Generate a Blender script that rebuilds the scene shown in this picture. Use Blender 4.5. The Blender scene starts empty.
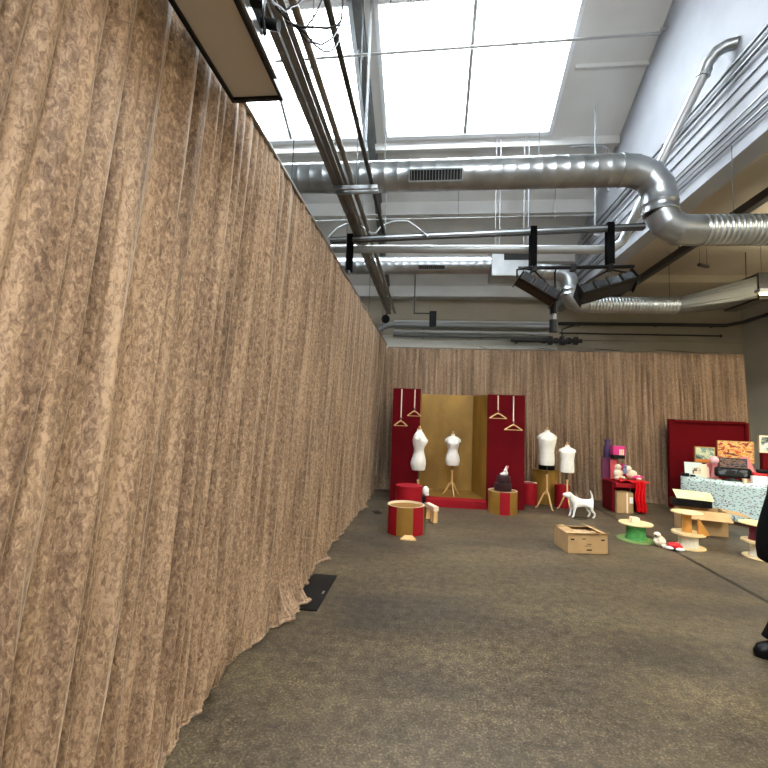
import bpy, math, random
from mathutils import Vector, Matrix
PI = math.pi
sc = bpy.context.scene
COL = sc.collection

# ------------------------------------------------------------------ camera, world, exposure
cam = bpy.data.objects.new('camera', bpy.data.cameras.new('camera')); COL.objects.link(cam)
sc.camera = cam
def cam_matrix(pitch, yaw, roll):
    p, y, r = (math.radians(a) for a in (pitch, yaw, roll))
    f = Vector((math.sin(y)*math.cos(p), math.cos(y)*math.cos(p), math.sin(p)))
    rt = Vector((math.cos(y), -math.sin(y), 0)); up = rt.cross(f)
    R = math.cos(r)*rt + math.sin(r)*up; U = -math.sin(r)*rt + math.cos(r)*up
    return Matrix(((R.x, U.x, -f.x), (R.y, U.y, -f.y), (R.z, U.z, -f.z))).to_4x4()
cam.matrix_world = Matrix.Translation((0, 0, 1.7)) @ cam_matrix(4.12, -6.1, 2.03)
cam.data.sensor_width = 36; cam.data.lens = 430/768*36; cam.data.clip_start = .02
world = bpy.data.worlds.new('world'); sc.world = world; world.use_nodes = True
WORLD_STRENGTH = 14.5
bg = world.node_tree.nodes['Background']; bg.inputs[0].default_value = (.93, .97, 1, 1); bg.inputs[1].default_value = WORLD_STRENGTH
sc.view_settings.view_transform = 'Standard'; sc.view_settings.look = 'None'
sc.view_settings.gamma = 1; sc.view_settings.use_curve_mapping = False
sc.view_settings.exposure = 0.95
LAMP_W = 75.0            # power of one mezzanine luminaire
UPSHARE = .16            # lamp power share given to the extra uplight added over each housing
FILL_W = 35.0            # power of one added fill lamp, unseen behind the camera
sc.cycles.use_denoising = True
sc.cycles.max_bounces = 10; sc.cycles.diffuse_bounces = 6; sc.cycles.glossy_bounces = 4; sc.cycles.transparent_max_bounces = 12
sc.cycles.sample_clamp_indirect = 8
SL = .489                                # fall of the roof per metre
RIDGE_Y = 4.6
def roof_z(y): return 7.11 - SL*((y if y > RIDGE_Y else 2*RIDGE_Y - y) - 7.98)
SKY_X = ((-4.35, -1.36), (-1.02, 2.15))
SKYLIGHTS = [(SKY_X[0], 6.05, 8.0), (SKY_X[1], 6.05, 8.0), (SKY_X[1], -2.3, -.3)]  # last one is unseen, added behind the camera to light the near curtain
for (x0, x1), y0, y1 in SKYLIGHTS:        # portals in the roof lights: they only guide the sampling of the sky
    if 1:
        l = bpy.data.lights.new('skylight_portal', 'AREA'); l.shape = 'RECTANGLE'
        l.size = x1-x0; l.size_y = (y1-y0)*math.hypot(1, SL); l.cycles.is_portal = True
        o = bpy.data.objects.new('skylight_portal', l); COL.objects.link(o)
        yc = (y0+y1)/2; o.location = ((x0+x1)/2, yc, roof_z(yc)+.16)
        o.rotation_euler = (-math.atan(SL) if yc > RIDGE_Y else math.atan(SL), 0, 0)

# ------------------------------------------------------------------ mesh helpers
class MB:
    def __init__(s): s.v = []; s.f = []; s.sm = []; s.mi = []
    def add(s, vs, fs, smooth=False, m=0, M=None):
        n = len(s.v)
        s.v += [tuple(M @ Vector(p)) if M else tuple(p) for p in vs]
        s.f += [tuple(i+n for i in f) for f in fs]
        s.sm += [smooth]*len(fs); s.mi += [m]*len(fs); return s
    def box(s, x0, x1, y0, y1, z0, z1, m=0, M=None):
        vs = [(x, y, z) for z in (z0, z1) for y in (y0, y1) for x in (x0, x1)]
        return s.add(vs, [(0, 2, 3, 1), (4, 5, 7, 6), (0, 1, 5, 4), (2, 6, 7, 3), (0, 4, 6, 2), (1, 3, 7, 5)], False, m, M)
    def hexa(s, p, m=0):                  # p: 4 bottom points ccw, 4 top points ccw
        return s.add(p, [(3, 2, 1, 0), (4, 5, 6, 7), (0, 1, 5, 4), (1, 2, 6, 5), (2, 3, 7, 6), (3, 0, 4, 7)], False, m)
    def bar(s, a, b, w, h=None, m=0):     # rectangular bar from a to b
        h = h or w; a = Vector(a); b = Vector(b); d = (b-a).normalized()
        u = d.cross(Vector((0, 0, 1)))
        if u.length < 1e-3: u = Vector((1, 0, 0))
        u.normalize(); n = u.cross(d).normalized()
        q = [(-1, -1), (1, -1), (1, 1), (-1, 1)]
        return s.hexa([a+u*i*w/2+n*j*h/2 for i, j in q]+[b+u*i*w/2+n*j*h/2 for i, j in q], m)
    def tube(s, path, r, n=12, caps=True, m=0, flat=1.0):
        P = [Vector(p) for p in path]; k = len(P)
        R = list(r) if hasattr(r, '__len__') else [r]*k
        T = []
        for i in range(k):
            t = (P[min(i+1, k-1)]-P[max(i-1, 0)]); T.append(t.normalized() if t.length > 1e-9 else Vector((0, 0, 1)))
        u = T[0].cross(Vector((0, 0, 1)))
        if u.length < 1e-2: u = T[0].cross(Vector((0, 1, 0)))
        u.normalize(); vs = []
        for i in range(k):
            u = (u - T[i]*u.dot(T[i])).normalized(); w = T[i].cross(u)
            for j in range(n):
                a = 2*PI*j/n; vs.append(P[i]+(u*math.cos(a)+w*math.sin(a)*flat)*R[i])
        fs = [(i*n+j, i*n+(j+1) % n, (i+1)*n+(j+1) % n, (i+1)*n+j) for i in range(k-1) for j in range(n)]
        s.add(vs, fs, True, m)
        if caps:
            s.add(vs[:n], [tuple(reversed(range(n)))], False, m); s.add(vs[-n:], [tuple(range(n))], False, m)
        return s
    def loft(s, rings, n=28, caps=True, m=0, p=2.0, M=None, fn=None):   # rings: (z, cx, cy, rx, ry)
        vs = []
        for (z, cx, cy, rx, ry) in rings:
            for j in range(n):
                a = 2*PI*j/n; c, q = math.cos(a), math.sin(a)
                x = cx+rx*math.copysign(abs(c)**(2/p), c); y = cy+ry*math.copysign(abs(q)**(2/p), q)
                v = (x, y, z); vs.append(fn(v, a) if fn else v)
        k = len(rings)
        fs = [(i*n+j, i*n+(j+1) % n, (i+1)*n+(j+1) % n, (i+1)*n+j) for i in range(k-1) for j in range(n)]
        s.add(vs, fs, True, m, M)
        if caps:
            s.add(vs[:n], [tuple(reversed(range(n)))], False, m, M); s.add(vs[-n:], [tuple(range(n))], False, m, M)
        return s
    def cyl(s, x, y, z0, z1, r, n=40, m=0, r1=None):
        r1 = r if r1 is None else r1
        return s.loft([(z0, x, y, r, r), (z1, x, y, r1, r1)], n, True, m)
    def blob(s, c, r, m=0, n=16, M=None):
        rx, ry, rz = r if hasattr(r, '__len__') else (r, r, r)
        k = 9; rings = []
        for i in range(k+1):
            a = -PI/2+PI*i/k; rings.append((c[2]+rz*math.sin(a), c[0], c[1], max(rx*math.cos(a), 1e-4), max(ry*math.cos(a), 1e-4)))
        return s.loft(rings, n, True, m, 2.0, M)
    def grid(s, nu, nv, fn, m=0, smooth=True):
        vs = [fn(i/(nu-1), j/(nv-1)) for i in range(nu) for j in range(nv)]
        fs = [(i*nv+j, (i+1)*nv+j, (i+1)*nv+j+1, i*nv+j+1) for i in range(nu-1) for j in range(nv-1)]
        return s.add(vs, fs, smooth, m)
    def build(s, name, mats, parent=None, bevel=0, loc=None, solid=0):
        me = bpy.data.meshes.new(name); me.from_pydata(s.v, [], s.f)
        for mt in (mats if isinstance(mats, (list, tuple)) else [mats]): me.materials.append(mt)
        me.polygons.foreach_set('use_smooth', s.sm); me.polygons.foreach_set('material_index', s.mi); me.update()
        o = bpy.data.objects.new(name, me); COL.objects.link(o)
        if parent: o.parent = parent
        if loc: o.location = loc
        if solid:
            md = o.modifiers.new('solid', 'SOLIDIFY'); md.thickness = solid
        if bevel:
            b = o.modifiers.new('bevel', 'BEVEL'); b.width = bevel; b.segments = 2; b.limit_method = 'ANGLE'
        return o

def tag(o, label, cat, group=None, kind=None):
    o['label'] = label; o['category'] = cat
    if group: o['group'] = group
    if kind: o['kind'] = kind
    return o
def thing(name, label, cat, loc=(0, 0, 0), rz=0, group=None):
    o = bpy.data.objects.new(name, None); COL.objects.link(o); o.empty_display_size = .1
    o.location = loc; o.rotation_euler = (0, 0, rz); return tag(o, label, cat, group)
def struct(o, label=None, cat=None):
    o['kind'] = 'structure'
    if label: o['label'] = label
    if cat: o['category'] = cat
    return o
def arc(c, r, a0, a1, n, ax='xz'):
    out = []
    for i in range(n+1):
        a = a0+(a1-a0)*i/n; u, w = r*math.cos(a), r*math.sin(a)
        out.append((c[0]+u, c[1], c[2]+w) if ax == 'xz' else (c[0]+u, c[1]+w, c[2]) if ax == 'xy' else (c[0], c[1]+u, c[2]+w))
    return out

# ------------------------------------------------------------------ materials
def lin(c):
    if isinstance(c, str): c = [int(c[i:i+2], 16)/255 for i in (0, 2, 4)]
    return tuple((v/12.92 if v <= .04045 else ((v+.055)/1.055)**2.4) for v in c)+(1,)
def mat(name, col, rough=.6, metal=0, col2=None, scale=6, detail=4, bump=0, bscale=None, sheen=0, emit=0, spec=.5, stretch=(1, 1, 1), lo=.35, hi=.65, distort=0, coat=0):
    m = bpy.data.materials.new(name); m.use_nodes = True; nt = m.node_tree; N = nt.nodes; L = nt.links
    b = N['Principled BSDF']; c = lin(col)
    b.inputs['Base Color'].default_value = c; b.inputs['Roughness'].default_value = rough; b.inputs['Metallic'].default_value = metal
    b.inputs['Specular IOR Level'].default_value = spec
    if sheen:
        b.inputs['Sheen Weight'].default_value = sheen; b.inputs['Sheen Roughness'].default_value = .35
        b.inputs['Sheen Tint'].default_value = (1, .85, .65, 1)
    if coat: b.inputs['Coat Weight'].default_value = coat
    if emit:
        b.inputs['Emission Color'].default_value = c; b.inputs['Emission Strength'].default_value = emit
    if col2 or bump:
        tc = N.new('ShaderNodeTexCoord'); mp = N.new('ShaderNodeMapping'); mp.inputs['Scale'].default_value = stretch
        L.new(tc.outputs['Object'], mp.inputs['Vector'])
    if col2:
        n = N.new('ShaderNodeTexNoise'); n.inputs['Scale'].default_value = scale; n.inputs['Detail'].default_value = detail; n.inputs['Distortion'].default_value = distort
        r = N.new('ShaderNodeValToRGB'); r.color_ramp.elements[0].position = lo; r.color_ramp.elements[1].position = hi
        r.color_ramp.elements[0].color = c; r.color_ramp.elements[1].color = lin(col2)
        L.new(mp.outputs[0], n.inputs['Vector']); L.new(n.outputs['Fac'], r.inputs['Fac']); L.new(r.outputs[0], b.inputs['Base Color'])
        if emit: L.new(r.outputs[0], b.inputs['Emission Color'])
    if bump:
        n2 = N.new('ShaderNodeTexNoise'); n2.inputs['Scale'].default_value = bscale or scale*3; n2.inputs['Detail'].default_value = 3
        bm = N.new('ShaderNodeBump'); bm.inputs['Strength'].default_value = bump; bm.inputs['Distance'].default_value = .01
        L.new(mp.outputs[0], n2.inputs['Vector']); L.new(n2.outputs['Fac'], bm.inputs['Height']); L.new(bm.outputs[0], b.inputs['Normal'])
    return m

def velvet_mat():
    m = bpy.data.materials.new('crushed_velvet'); m.use_nodes = True; N = m.node_tree.nodes; L = m.node_tree.links
    b = N['Principled BSDF']; b.inputs['Specular IOR Level'].default_value = .25
    b.inputs['Sheen Weight'].default_value = .6; b.inputs['Sheen Roughness'].default_value = .32; b.inputs['Sheen Tint'].default_value = (1, .84, .66, 1)
    tc = N.new('ShaderNodeTexCoord')
    def noise(sc_, det, dist, st=(1, 1, 1), rough=.5):
        mp = N.new('ShaderNodeMapping'); mp.inputs['Scale'].default_value = st; L.new(tc.outputs['Object'], mp.inputs['Vector'])
        n = N.new('ShaderNodeTexNoise'); n.inputs['Scale'].default_value = sc_; n.inputs['Detail'].default_value = det
        n.inputs['Distortion'].default_value = dist; n.inputs['Roughness'].default_value = rough
        L.new(mp.outputs[0], n.inputs['Vector']); return n.outputs['Fac']
    fine = noise(70, 5, .8, (1, 1, .5), .74); big = noise(2.6, 3, .6, (1, 1, .35)); mid = noise(9, 3, 1.0, (1, 1, .6))
    def math_(op, a, bb):
        x = N.new('ShaderNodeMath'); x.operation = op
        for i, q in enumerate((a, bb)):
            if isinstance(q, (int, float)): x.inputs[i].default_value = q
            else: L.new(q, x.inputs[i])
        return x.outputs[0]
    streak = noise(13, 2, .2, (1, 1, .035))
    s = math_('ADD', math_('MULTIPLY', streak, .28), math_('ADD', math_('ADD', math_('MULTIPLY', fine, .60), math_('MULTIPLY', big, .12)), math_('MULTIPLY', mid, .03)))
    r = N.new('ShaderNodeValToRGB'); e = r.color_ramp.elements
    e[0].position = .40; e[0].color = lin('554233'); e[1].position = .61; e[1].color = lin('b2977b')
    k = e.new(.50); k.color = lin('816953')
    L.new(s, r.inputs['Fac']); L.new(r.outputs[0], b.inputs['Base Color'])
    rr = N.new('ShaderNodeMapRange'); rr.inputs[3].default_value = .75; rr.inputs[4].default_value = .42; L.new(s, rr.inputs[0]); L.new(rr.outputs[0], b.inputs['Roughness'])
    bm = N.new('ShaderNodeBump'); bm.inputs['Strength'].default_value = .10; bm.inputs['Distance'].default_value = .003
    L.new(fine, bm.inputs['Height']); L.new(bm.outputs[0], b.inputs['Normal'])
    return m

def floor_mat():
    m = bpy.data.materials.new('worn_concrete'); m.use_nodes = True; N = m.node_tree.nodes; L = m.node_tree.links
    b = N['Principled BSDF']; tc = N.new('ShaderNodeTexCoord')
    def noise(s, d, st=(1, 1, 1), rough=.55, dist=0):
        mp = N.new('ShaderNodeMapping'); mp.inputs['Scale'].default_value = st; L.new(tc.outputs['Object'], mp.inputs['Vector'])
        n = N.new('ShaderNodeTexNoise'); n.inputs['Scale'].default_value = s; n.inputs['Detail'].default_value = d; n.inputs['Roughness'].default_value = rough; n.inputs['Distortion'].default_value = dist
        L.new(mp.outputs[0], n.inputs['Vector']); return n.outputs['Fac']
    def ramp(src, stops):
        r = N.new('ShaderNodeValToRGB'); e = r.color_ramp.elements
        e[0].position, e[0].color = stops[0][0], stops[0][1]; e[1].position, e[1].color = stops[-1][0], stops[-1][1]
        for p, c in stops[1:-1]: e.new(p).color = c
        L.new(src, r.inputs['Fac']); return r.outputs[0]
    def mix(f, a, bb, mode='MIX'):
        x = N.new('ShaderNodeMix'); x.data_type = 'RGBA'; x.blend_type = mode
        for i, q in ((0, f), (6, a), (7, bb)):
            if isinstance(q, (int, float)): x.inputs[i].default_value = q
            elif isinstance(q, tuple): x.inputs[i].default_value = q
            else: L.new(q, x.inputs[i])
        return x.outputs[2]
    big = noise(.9, 6, (.55, 1.6, 1), .6, .4)
    base = ramp(big, [(.3, lin('3e382f')), (.5, lin('524838')), (.72, lin('675b45'))])
    mott = ramp(noise(14, 5, (1, 1, 1), .65), [(.35, (.6, .6, .6, 1)), (.65, (1.35, 1.35, 1.35, 1))])
    c = mix(1.0, base, mott, 'MULTIPLY')
    speck = ramp(noise(70, 3, (1, 1, 1), .7), [(.36, (.45, .45, .45, 1)), (.46, (.9, .9, .9, 1)), (.55, (1.0, 1.0, 1.0, 1)), (.63, (2.1, 2.05, 1.95, 1))])
    c = mix(1.0, c, speck, 'MULTIPLY')
    pale = ramp(noise(150, 2), [(.70, (0, 0, 0, 1)), (.76, (1, 1, 1, 1))])
    c = mix(pale, c, lin('a89a84'))
    sep = N.new('ShaderNodeSeparateXYZ'); L.new(tc.outputs['Object'], sep.inputs[0])
    q = N.new('ShaderNodeMath'); q.operation = 'COMPARE'; q.inputs[1].default_value = 3.36; q.inputs[2].default_value = .027; L.new(sep.outputs['X'], q.inputs[0])
    c = mix(q.outputs[0], c, lin('0a0908'))
    L.new(c, b.inputs['Base Color'])
    rr = N.new('ShaderNodeMapRange'); rr.inputs[3].default_value = .36; rr.inputs[4].default_value = .62; L.new(noise(3, 6), rr.inputs[0]); L.new(rr.outputs[0], b.inputs['Roughness'])
    b.inputs['Specular IOR Level'].default_value = .45
    bm = N.new('ShaderNodeBump'); bm.inputs['Strength'].default_value = .25; bm.inputs['Distance'].default_value = .004
    L.new(noise(45, 4), bm.inputs['Height']); L.new(bm.outputs[0], b.inputs['Normal'])
    return m

def pane_mat():
    m = bpy.data.materials.new('frosted_pane'); m.use_nodes = True; N = m.node_tree.nodes; L = m.node_tree.links
    N.remove(N['Principled BSDF']); t = N.new('ShaderNodeBsdfTransparent'); t.inputs[0].default_value = (.95, .97, .98, 1)
    d = N.new('ShaderNodeBsdfTranslucent'); d.inputs[0].default_value = (.95, .97, 1, 1)
    x = N.new('ShaderNodeMixShader'); x.inputs[0].default_value = .35
    L.new(t.outputs[0], x.inputs[1]); L.new(d.outputs[0], x.inputs[2]); L.new(x.outputs[0], N['Material Output'].inputs[0]); return m

def confetti_mat(base='c4dcda'):
    m = bpy.data.materials.new('confetti_cloth'); m.use_nodes = True; N = m.node_tree.nodes; L = m.node_tree.links
    b = N['Principled BSDF']; b.inputs['Roughness'].default_value = .6; tc = N.new('ShaderNodeTexCoord'); prev = None
    cur = lin(base)
    for k, (rot, colr) in enumerate(((.6, '1c2a5a'), (-.9, '8a2f6a'), (1.5, '262b30'), (.1, '3b4f8a'))):
        mp = N.new('ShaderNodeMapping'); mp.inputs['Rotation'].default_value = (0, rot, 0); mp.inputs['Scale'].default_value = (14, 14, 36)
        mp.inputs['Location'].default_value = (k*3.3, k*1.7, k*2.1); L.new(tc.outputs['Object'], mp.inputs['Vector'])
        v = N.new('ShaderNodeTexVoronoi'); v.inputs['Scale'].default_value = 1.0; v.inputs['Randomness'].default_value = .9; L.new(mp.outputs[0], v.inputs['Vector'])
        q = N.new('ShaderNodeMath'); q.operation = 'LESS_THAN'; q.inputs[1].default_value = .21; L.new(v.outputs['Distance'], q.inputs[0])
        x = N.new('ShaderNodeMix'); x.data_type = 'RGBA'; L.new(q.outputs[0], x.inputs[0])
        if prev: L.new(prev, x.inputs[6])
        else: x.inputs[6].default_value = cur
        x.inputs[7].default_value = lin(colr); prev = x.outputs[2]
    L.new(prev, b.inputs['Base Color']); return m

def print_mat(name, stops, scale=7, seed=0, stretch=(1, 1, 1)):     # a printed picture of plain colour patches
    m = bpy.data.materials.new(name); m.use_nodes = True; N = m.node_tree.nodes; L = m.node_tree.links
    b = N['Principled BSDF']; b.inputs['Roughness'].default_value = .35
    tc = N.new('ShaderNodeTexCoord'); mp = N.new('ShaderNodeMapping'); mp.inputs['Location'].default_value = (seed, seed*.7, seed*1.3); mp.inputs['Scale'].default_value = stretch
    n = N.new('ShaderNodeTexNoise'); n.inputs['Scale'].default_value = scale; n.inputs['Detail'].default_value = 2; n.inputs['Distortion'].default_value = .8
    r = N.new('ShaderNodeValToRGB'); r.color_ramp.interpolation = 'CONSTANT'; e = r.color_ramp.elements
    e[0].position = 0; e[0].color = lin(stops[0]); e[1].position = .68; e[1].color = lin(stops[-1])
    for i, c in enumerate(stops[1:-1]): e.new(.36+.32*i/max(1, len(stops)-2)).color = lin(c)
    L.new(tc.outputs['Object'], mp.inputs['Vector']); L.new(mp.outputs[0], n.inputs['Vector']); L.new(n.outputs['Fac'], r.inputs['Fac']); L.new(r.outputs[0], b.inputs['Base Color'])
    return m

VELVET = velvet_mat(); FLOOR = floor_mat(); PANE = pane_mat(); CONF = confetti_mat()
WHITE = mat('white_paint', '9fa2a8', .65, col2='96999f', scale=2, bump=.05)
ROOFW = mat('roof_paint', 'd6d6d3', .75, col2='cbcbc8', scale=1.2)
BEIGE = mat('beige_paint', 'b8ae9b', .8, col2='aea48f', scale=1.3)
GREYW = mat('grey_wall_paint', 'c9c7bd', .8, col2='bfbdb2', scale=1.1)
GALV = mat('galvanised_steel', 'b4b8ba', .34, .9, col2='9ea4a7', scale=5, stretch=(1, 1, 1), bump=.12, bscale=14)
REDU = mat('dull_sheet_steel', '6f706c', .55, .7)
GALVD = mat('dull_steel', '85888a', .45, .8, col2='74787a', scale=8)
RAIL = mat('weathered_steel', '8f877c', .5, .55, col2='7a7267', scale=4)
DARKST = mat('dark_steel', '4b4a49', .5, .6)
PIPEL = mat('pale_pipe', 'd4d6d4', .45, .2)
PIPEM = mat('mid_grey_pipe', '6e6f6c', .5)
TRAYW = mat('cream_tray', 'd6d3c6', .6)
FRAMEW = mat('white_window_frame', 'e4e8ec', .5)
PIPEG = mat('grey_pipe', 'b0b2b2', .4, .5)
BLACK = mat('black_metal', '050506', .45, .1, spec=.3)
BLACKF = mat('black_fabric', '040405', .9, spec=.15, bump=.3, bscale=60)
RUBBER = mat('black_rubber', '060606', .6, spec=.3, bump=.2, bscale=120)
GLASSD = mat('lamp_glass', '3c4044', .2, .3)
RED = mat('red_card', '9c0a1c', .7, col2='8f0818', scale=3, spec=.25)
DRED = mat('deep_red_board', '63030e', .9, col2='59020b', scale=2, spec=.15)
REDB = mat('bright_red', 'c8151f', .5)
SATIN = mat('red_satin', 'd8121c', .28, bump=.3, bscale=10)
GOLD = mat('gold_card', 'a27a34', .42, .25, col2='8e6a2a', scale=3)
GOLDB = mat('gold_board', 'a88238', .45, .2, col2='8a682a', scale=2.2, stretch=(1, 1, .6), bump=.1)
CREAM = mat('cream_edge', 'f1dcbf', .6)
WOOD = mat('pale_wood', 'e2bd86', .5, col2='d3a96e', scale=5, stretch=(6, 6, 1))
PLY = mat('plywood', 'e6cfa0', .55, col2='d8bd88', scale=9, stretch=(1, 4, 1))
ORANGEW = mat('orange_wood', 'cf9447', .5, col2='bd8136', scale=9)
CLOTHW = mat('calico', 'f0ede6', .8, col2='e6e3db', scale=20, bump=.1, bscale=90)
GLOSSW = mat('white_gloss', 'f0f0ee', .3)
CARD = mat('cardboard', 'b8986c', .8, col2='ac8c61', scale=5, bump=.08)
CARDD = mat('cardboard_inside', '9a774a', .85)
PLUM = mat('plum_board', '6d2a55', .6, col2='5f2349', scale=3)
PINK = mat('hot_pink', 'd62d86', .45)
SOFTP = mat('soft_pink', 'd9848a', .6)
BURG = mat('burgundy_cloth', '5c0f22', .8)
HATM = mat('dark_red_velvet', '2c0810', .85)
PLUSH = mat('white_plush', 'ece2cf', .95, col2='ddd0b6', scale=30, bump=.8, bscale=60)
GREENT = mat('green_twine', '2f7d3a', .7, col2='58a85a', scale=18, stretch=(1, 1, 6), bump=.5, bscale=40)
PALECORE = mat('white_thread', 'ddd9c8', .7, col2='cfcab6', scale=14, stretch=(4, 4, 1))
SKIN = mat('skin', 'c08e72', .5); HAIR = mat('dark_hair', '1c1512', .7)
PANELB = mat('beige_panel', 'd2c9ba', .85, col2='c8bfb0', scale=2)
INKD = mat('dark_print', '2b241d', .7)
LAMPE = mat('warm_tube', 'ffe9b0', .5, emit=5)

# ------------------------------------------------------------------ the hall
X0, XM, X1, Y0, Y1 = -7.0, 3.4, 8.2, -3.4, 12.2
UZ = 4.86                                    # underside of the mezzanine
struct(MB().box(X0-.2, X1+.2, Y0-.2, Y1+.2, -.2, 0).build('floor', FLOOR), 'worn brown grey concrete floor with a dark joint', 'floor')
struct(MB().box(X0-.2, X1+.2, Y1, Y1+.2, 0, 5.2).build('wall_back', BEIGE))
struct(MB().box(X0-.2, X1+.2, Y0-.2, Y0, 0, 5.2).build('wall_front', WHITE))
def gable(mb, xa, xb, zlow):
    ys = [Y0, RIDGE_Y, Y1]
    prof = [(Y0, zlow), (Y1, zlow), (Y1, roof_z(Y1)+.05), (RIDGE_Y, roof_z(RIDGE_Y)+.05), (Y0, roof_z(Y0)+.05)]
    vs = [(xa, y, z) for y, z in prof]+[(xb, y, z) for y, z in prof]
    mb.add(vs, [(4, 3, 2, 1, 0), (5, 6, 7, 8, 9)]+[(i, (i+1) % 5, (i+1) % 5+5, i+5) for i in range(5)]); return mb
struct(gable(MB(), X0-.2, X0, 0).build('wall_left', WHITE))
struct(MB().box(X1, X1+.2, Y0, Y1, 0, UZ+.2).build('wall_right', GREYW))
struct(gable(MB(), XM, XM+.15, UZ+.2).build('wall_upper_right', WHITE))
struct(MB().box(XM, X1+.2, Y0, Y1, UZ, UZ+.2).build('ceiling_mezzanine', BEIGE))
struct(MB().box(XM-.06, XM+.2, Y0, Y1, 4.73, 5.16).build('trim_mezzanine_edge', WHITE))

def slope_box(mb, x0, x1, y0, y1, d0, d1, m=0):   # block lying in the roof, d: height above the roof's underside
    p = [(x0, y0), (x1, y0), (x1, y1), (x0, y1)]
    return mb.hexa([(x, y, roof_z(y)+d0) for x, y in p]+[(x, y, roof_z(y)+d1) for x, y in p], m)
rf = MB()
def mir(y0, y1, k): return (y0, y1) if k == 0 else (2*RIDGE_Y-y1, 2*RIDGE_Y-y0)
for (xa, xb, ya, yb) in [(X0, XM+.15, RIDGE_Y, 6.05), (X0, XM+.15, 8.0, 12.6)]+[(a, b, 6.05, 8.0) for a, b in ((X0, SKY_X[0][0]), (SKY_X[0][1], SKY_X[1][0]), (SKY_X[1][1], XM+.15))]+[
        (X0, XM+.15, -3.6, -2.3), (X0, XM+.15, -.3, RIDGE_Y), (X0, SKY_X[1][0], -2.3, -.3), (SKY_X[1][1], XM+.15, -2.3, -.3)]:
    slope_box(rf, xa, xb, ya, yb, 0, .15)
struct(rf.build('ceiling', ROOFW), 'pale grey sloping roof underside with two large roof lights', 'ceiling')
wn = 1
for (xa, xb), a, b in SKYLIGHTS:  # the last window is the added roof light, out of view
    if 1:
        w = bpy.data.objects.new('window_%d' % wn, None); COL.objects.link(w); w['kind'] = 'structure'; wn += 1
        xc = (xa+xb)/2-.03
        for (p, q) in ((xa, xc), (xc, xb)):
            slope_box(MB(), p+.01, q-.01, a, b, .09, .11).build('pane', PANE, w)
        f = MB()
        slope_box(f, xa, xa+.07, a, b, -.04, .15); slope_box(f, xb-.07, xb, a, b, -.04, .15)
        slope_box(f, xa, xb, a, a+.06, -.04, .15); slope_box(f, xa, xb, b-.06, b, -.04, .15)
        f.build('window_frame', FRAMEW, w)
        slope_box(MB(), xc-.03, xc+.03, a, b, -.02, .12).build('glazing_bar', PIPEG, w)
tn = 1
def trim(mb, m):
    global tn
    o = struct(mb.build('trim_%d' % tn, m)); tn += 1; return o
for y in (5.35, 9.35, 10.6, 11.75):                  # purlins across the slope
    t = MB().box(X0, XM, y-.06, y+.06, roof_z(y)-.26, roof_z(y)+.05); t.box(X0, XM, y-.10, y+.10, roof_z(y)-.28, roof_z(y)-.26); trim(t, ROOFW)
for y in (8.12,):
    trim(MB().box(X0, XM, y-.05, y+.05, roof_z(y)-.13, roof_z(y)+.05), ROOFW)
trim(MB().box(2.25, XM, 6.985, 7.02, roof_z(7.05)-.03, roof_z(7.05)+.05), ROOFW)
for x in (-4.55, -1.25):                             # rafters, I sections following the slope
    for k in (0, 1):
        a, b = mir(RIDGE_Y, Y1, k); t = MB()
        slope_box(t, x-.012, x+.012, a, b, -.26, .02); slope_box(t, x-.07, x+.07, a, b, -.28, -.26); slope_box(t, x-.07, x+.07, a, b, -.02, 0); trim(t, GALVD)
for x, w, z in ((3.385, .012, 5.38), (3.385, .008, 5.54)): trim(MB().box(x-w, XM, Y0, 10.3, z, z+.03), WHITE)
trim(MB().box(XM+.2, X1, 9.45, 9.7, UZ-.16, UZ+.02), BEIGE)
trim(MB().box(XM+.2, X1, 5.0, 5.2, UZ-.10, UZ+.02), BEIGE)
t = MB().box(-1.4, 3.4, 11.95, Y1, 3.66, 3.72); t.box(-1.4, 3.4, 12.08, Y1, 3.72, 3.98); t.box(-1.4, 3.4, 11.93, 12.0, 3.60, 3.68); trim(t, TRAYW)
trim(MB().box(3.4, 8.2, 12.12, Y1, 3.94, 4.02), BEIGE)

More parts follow.
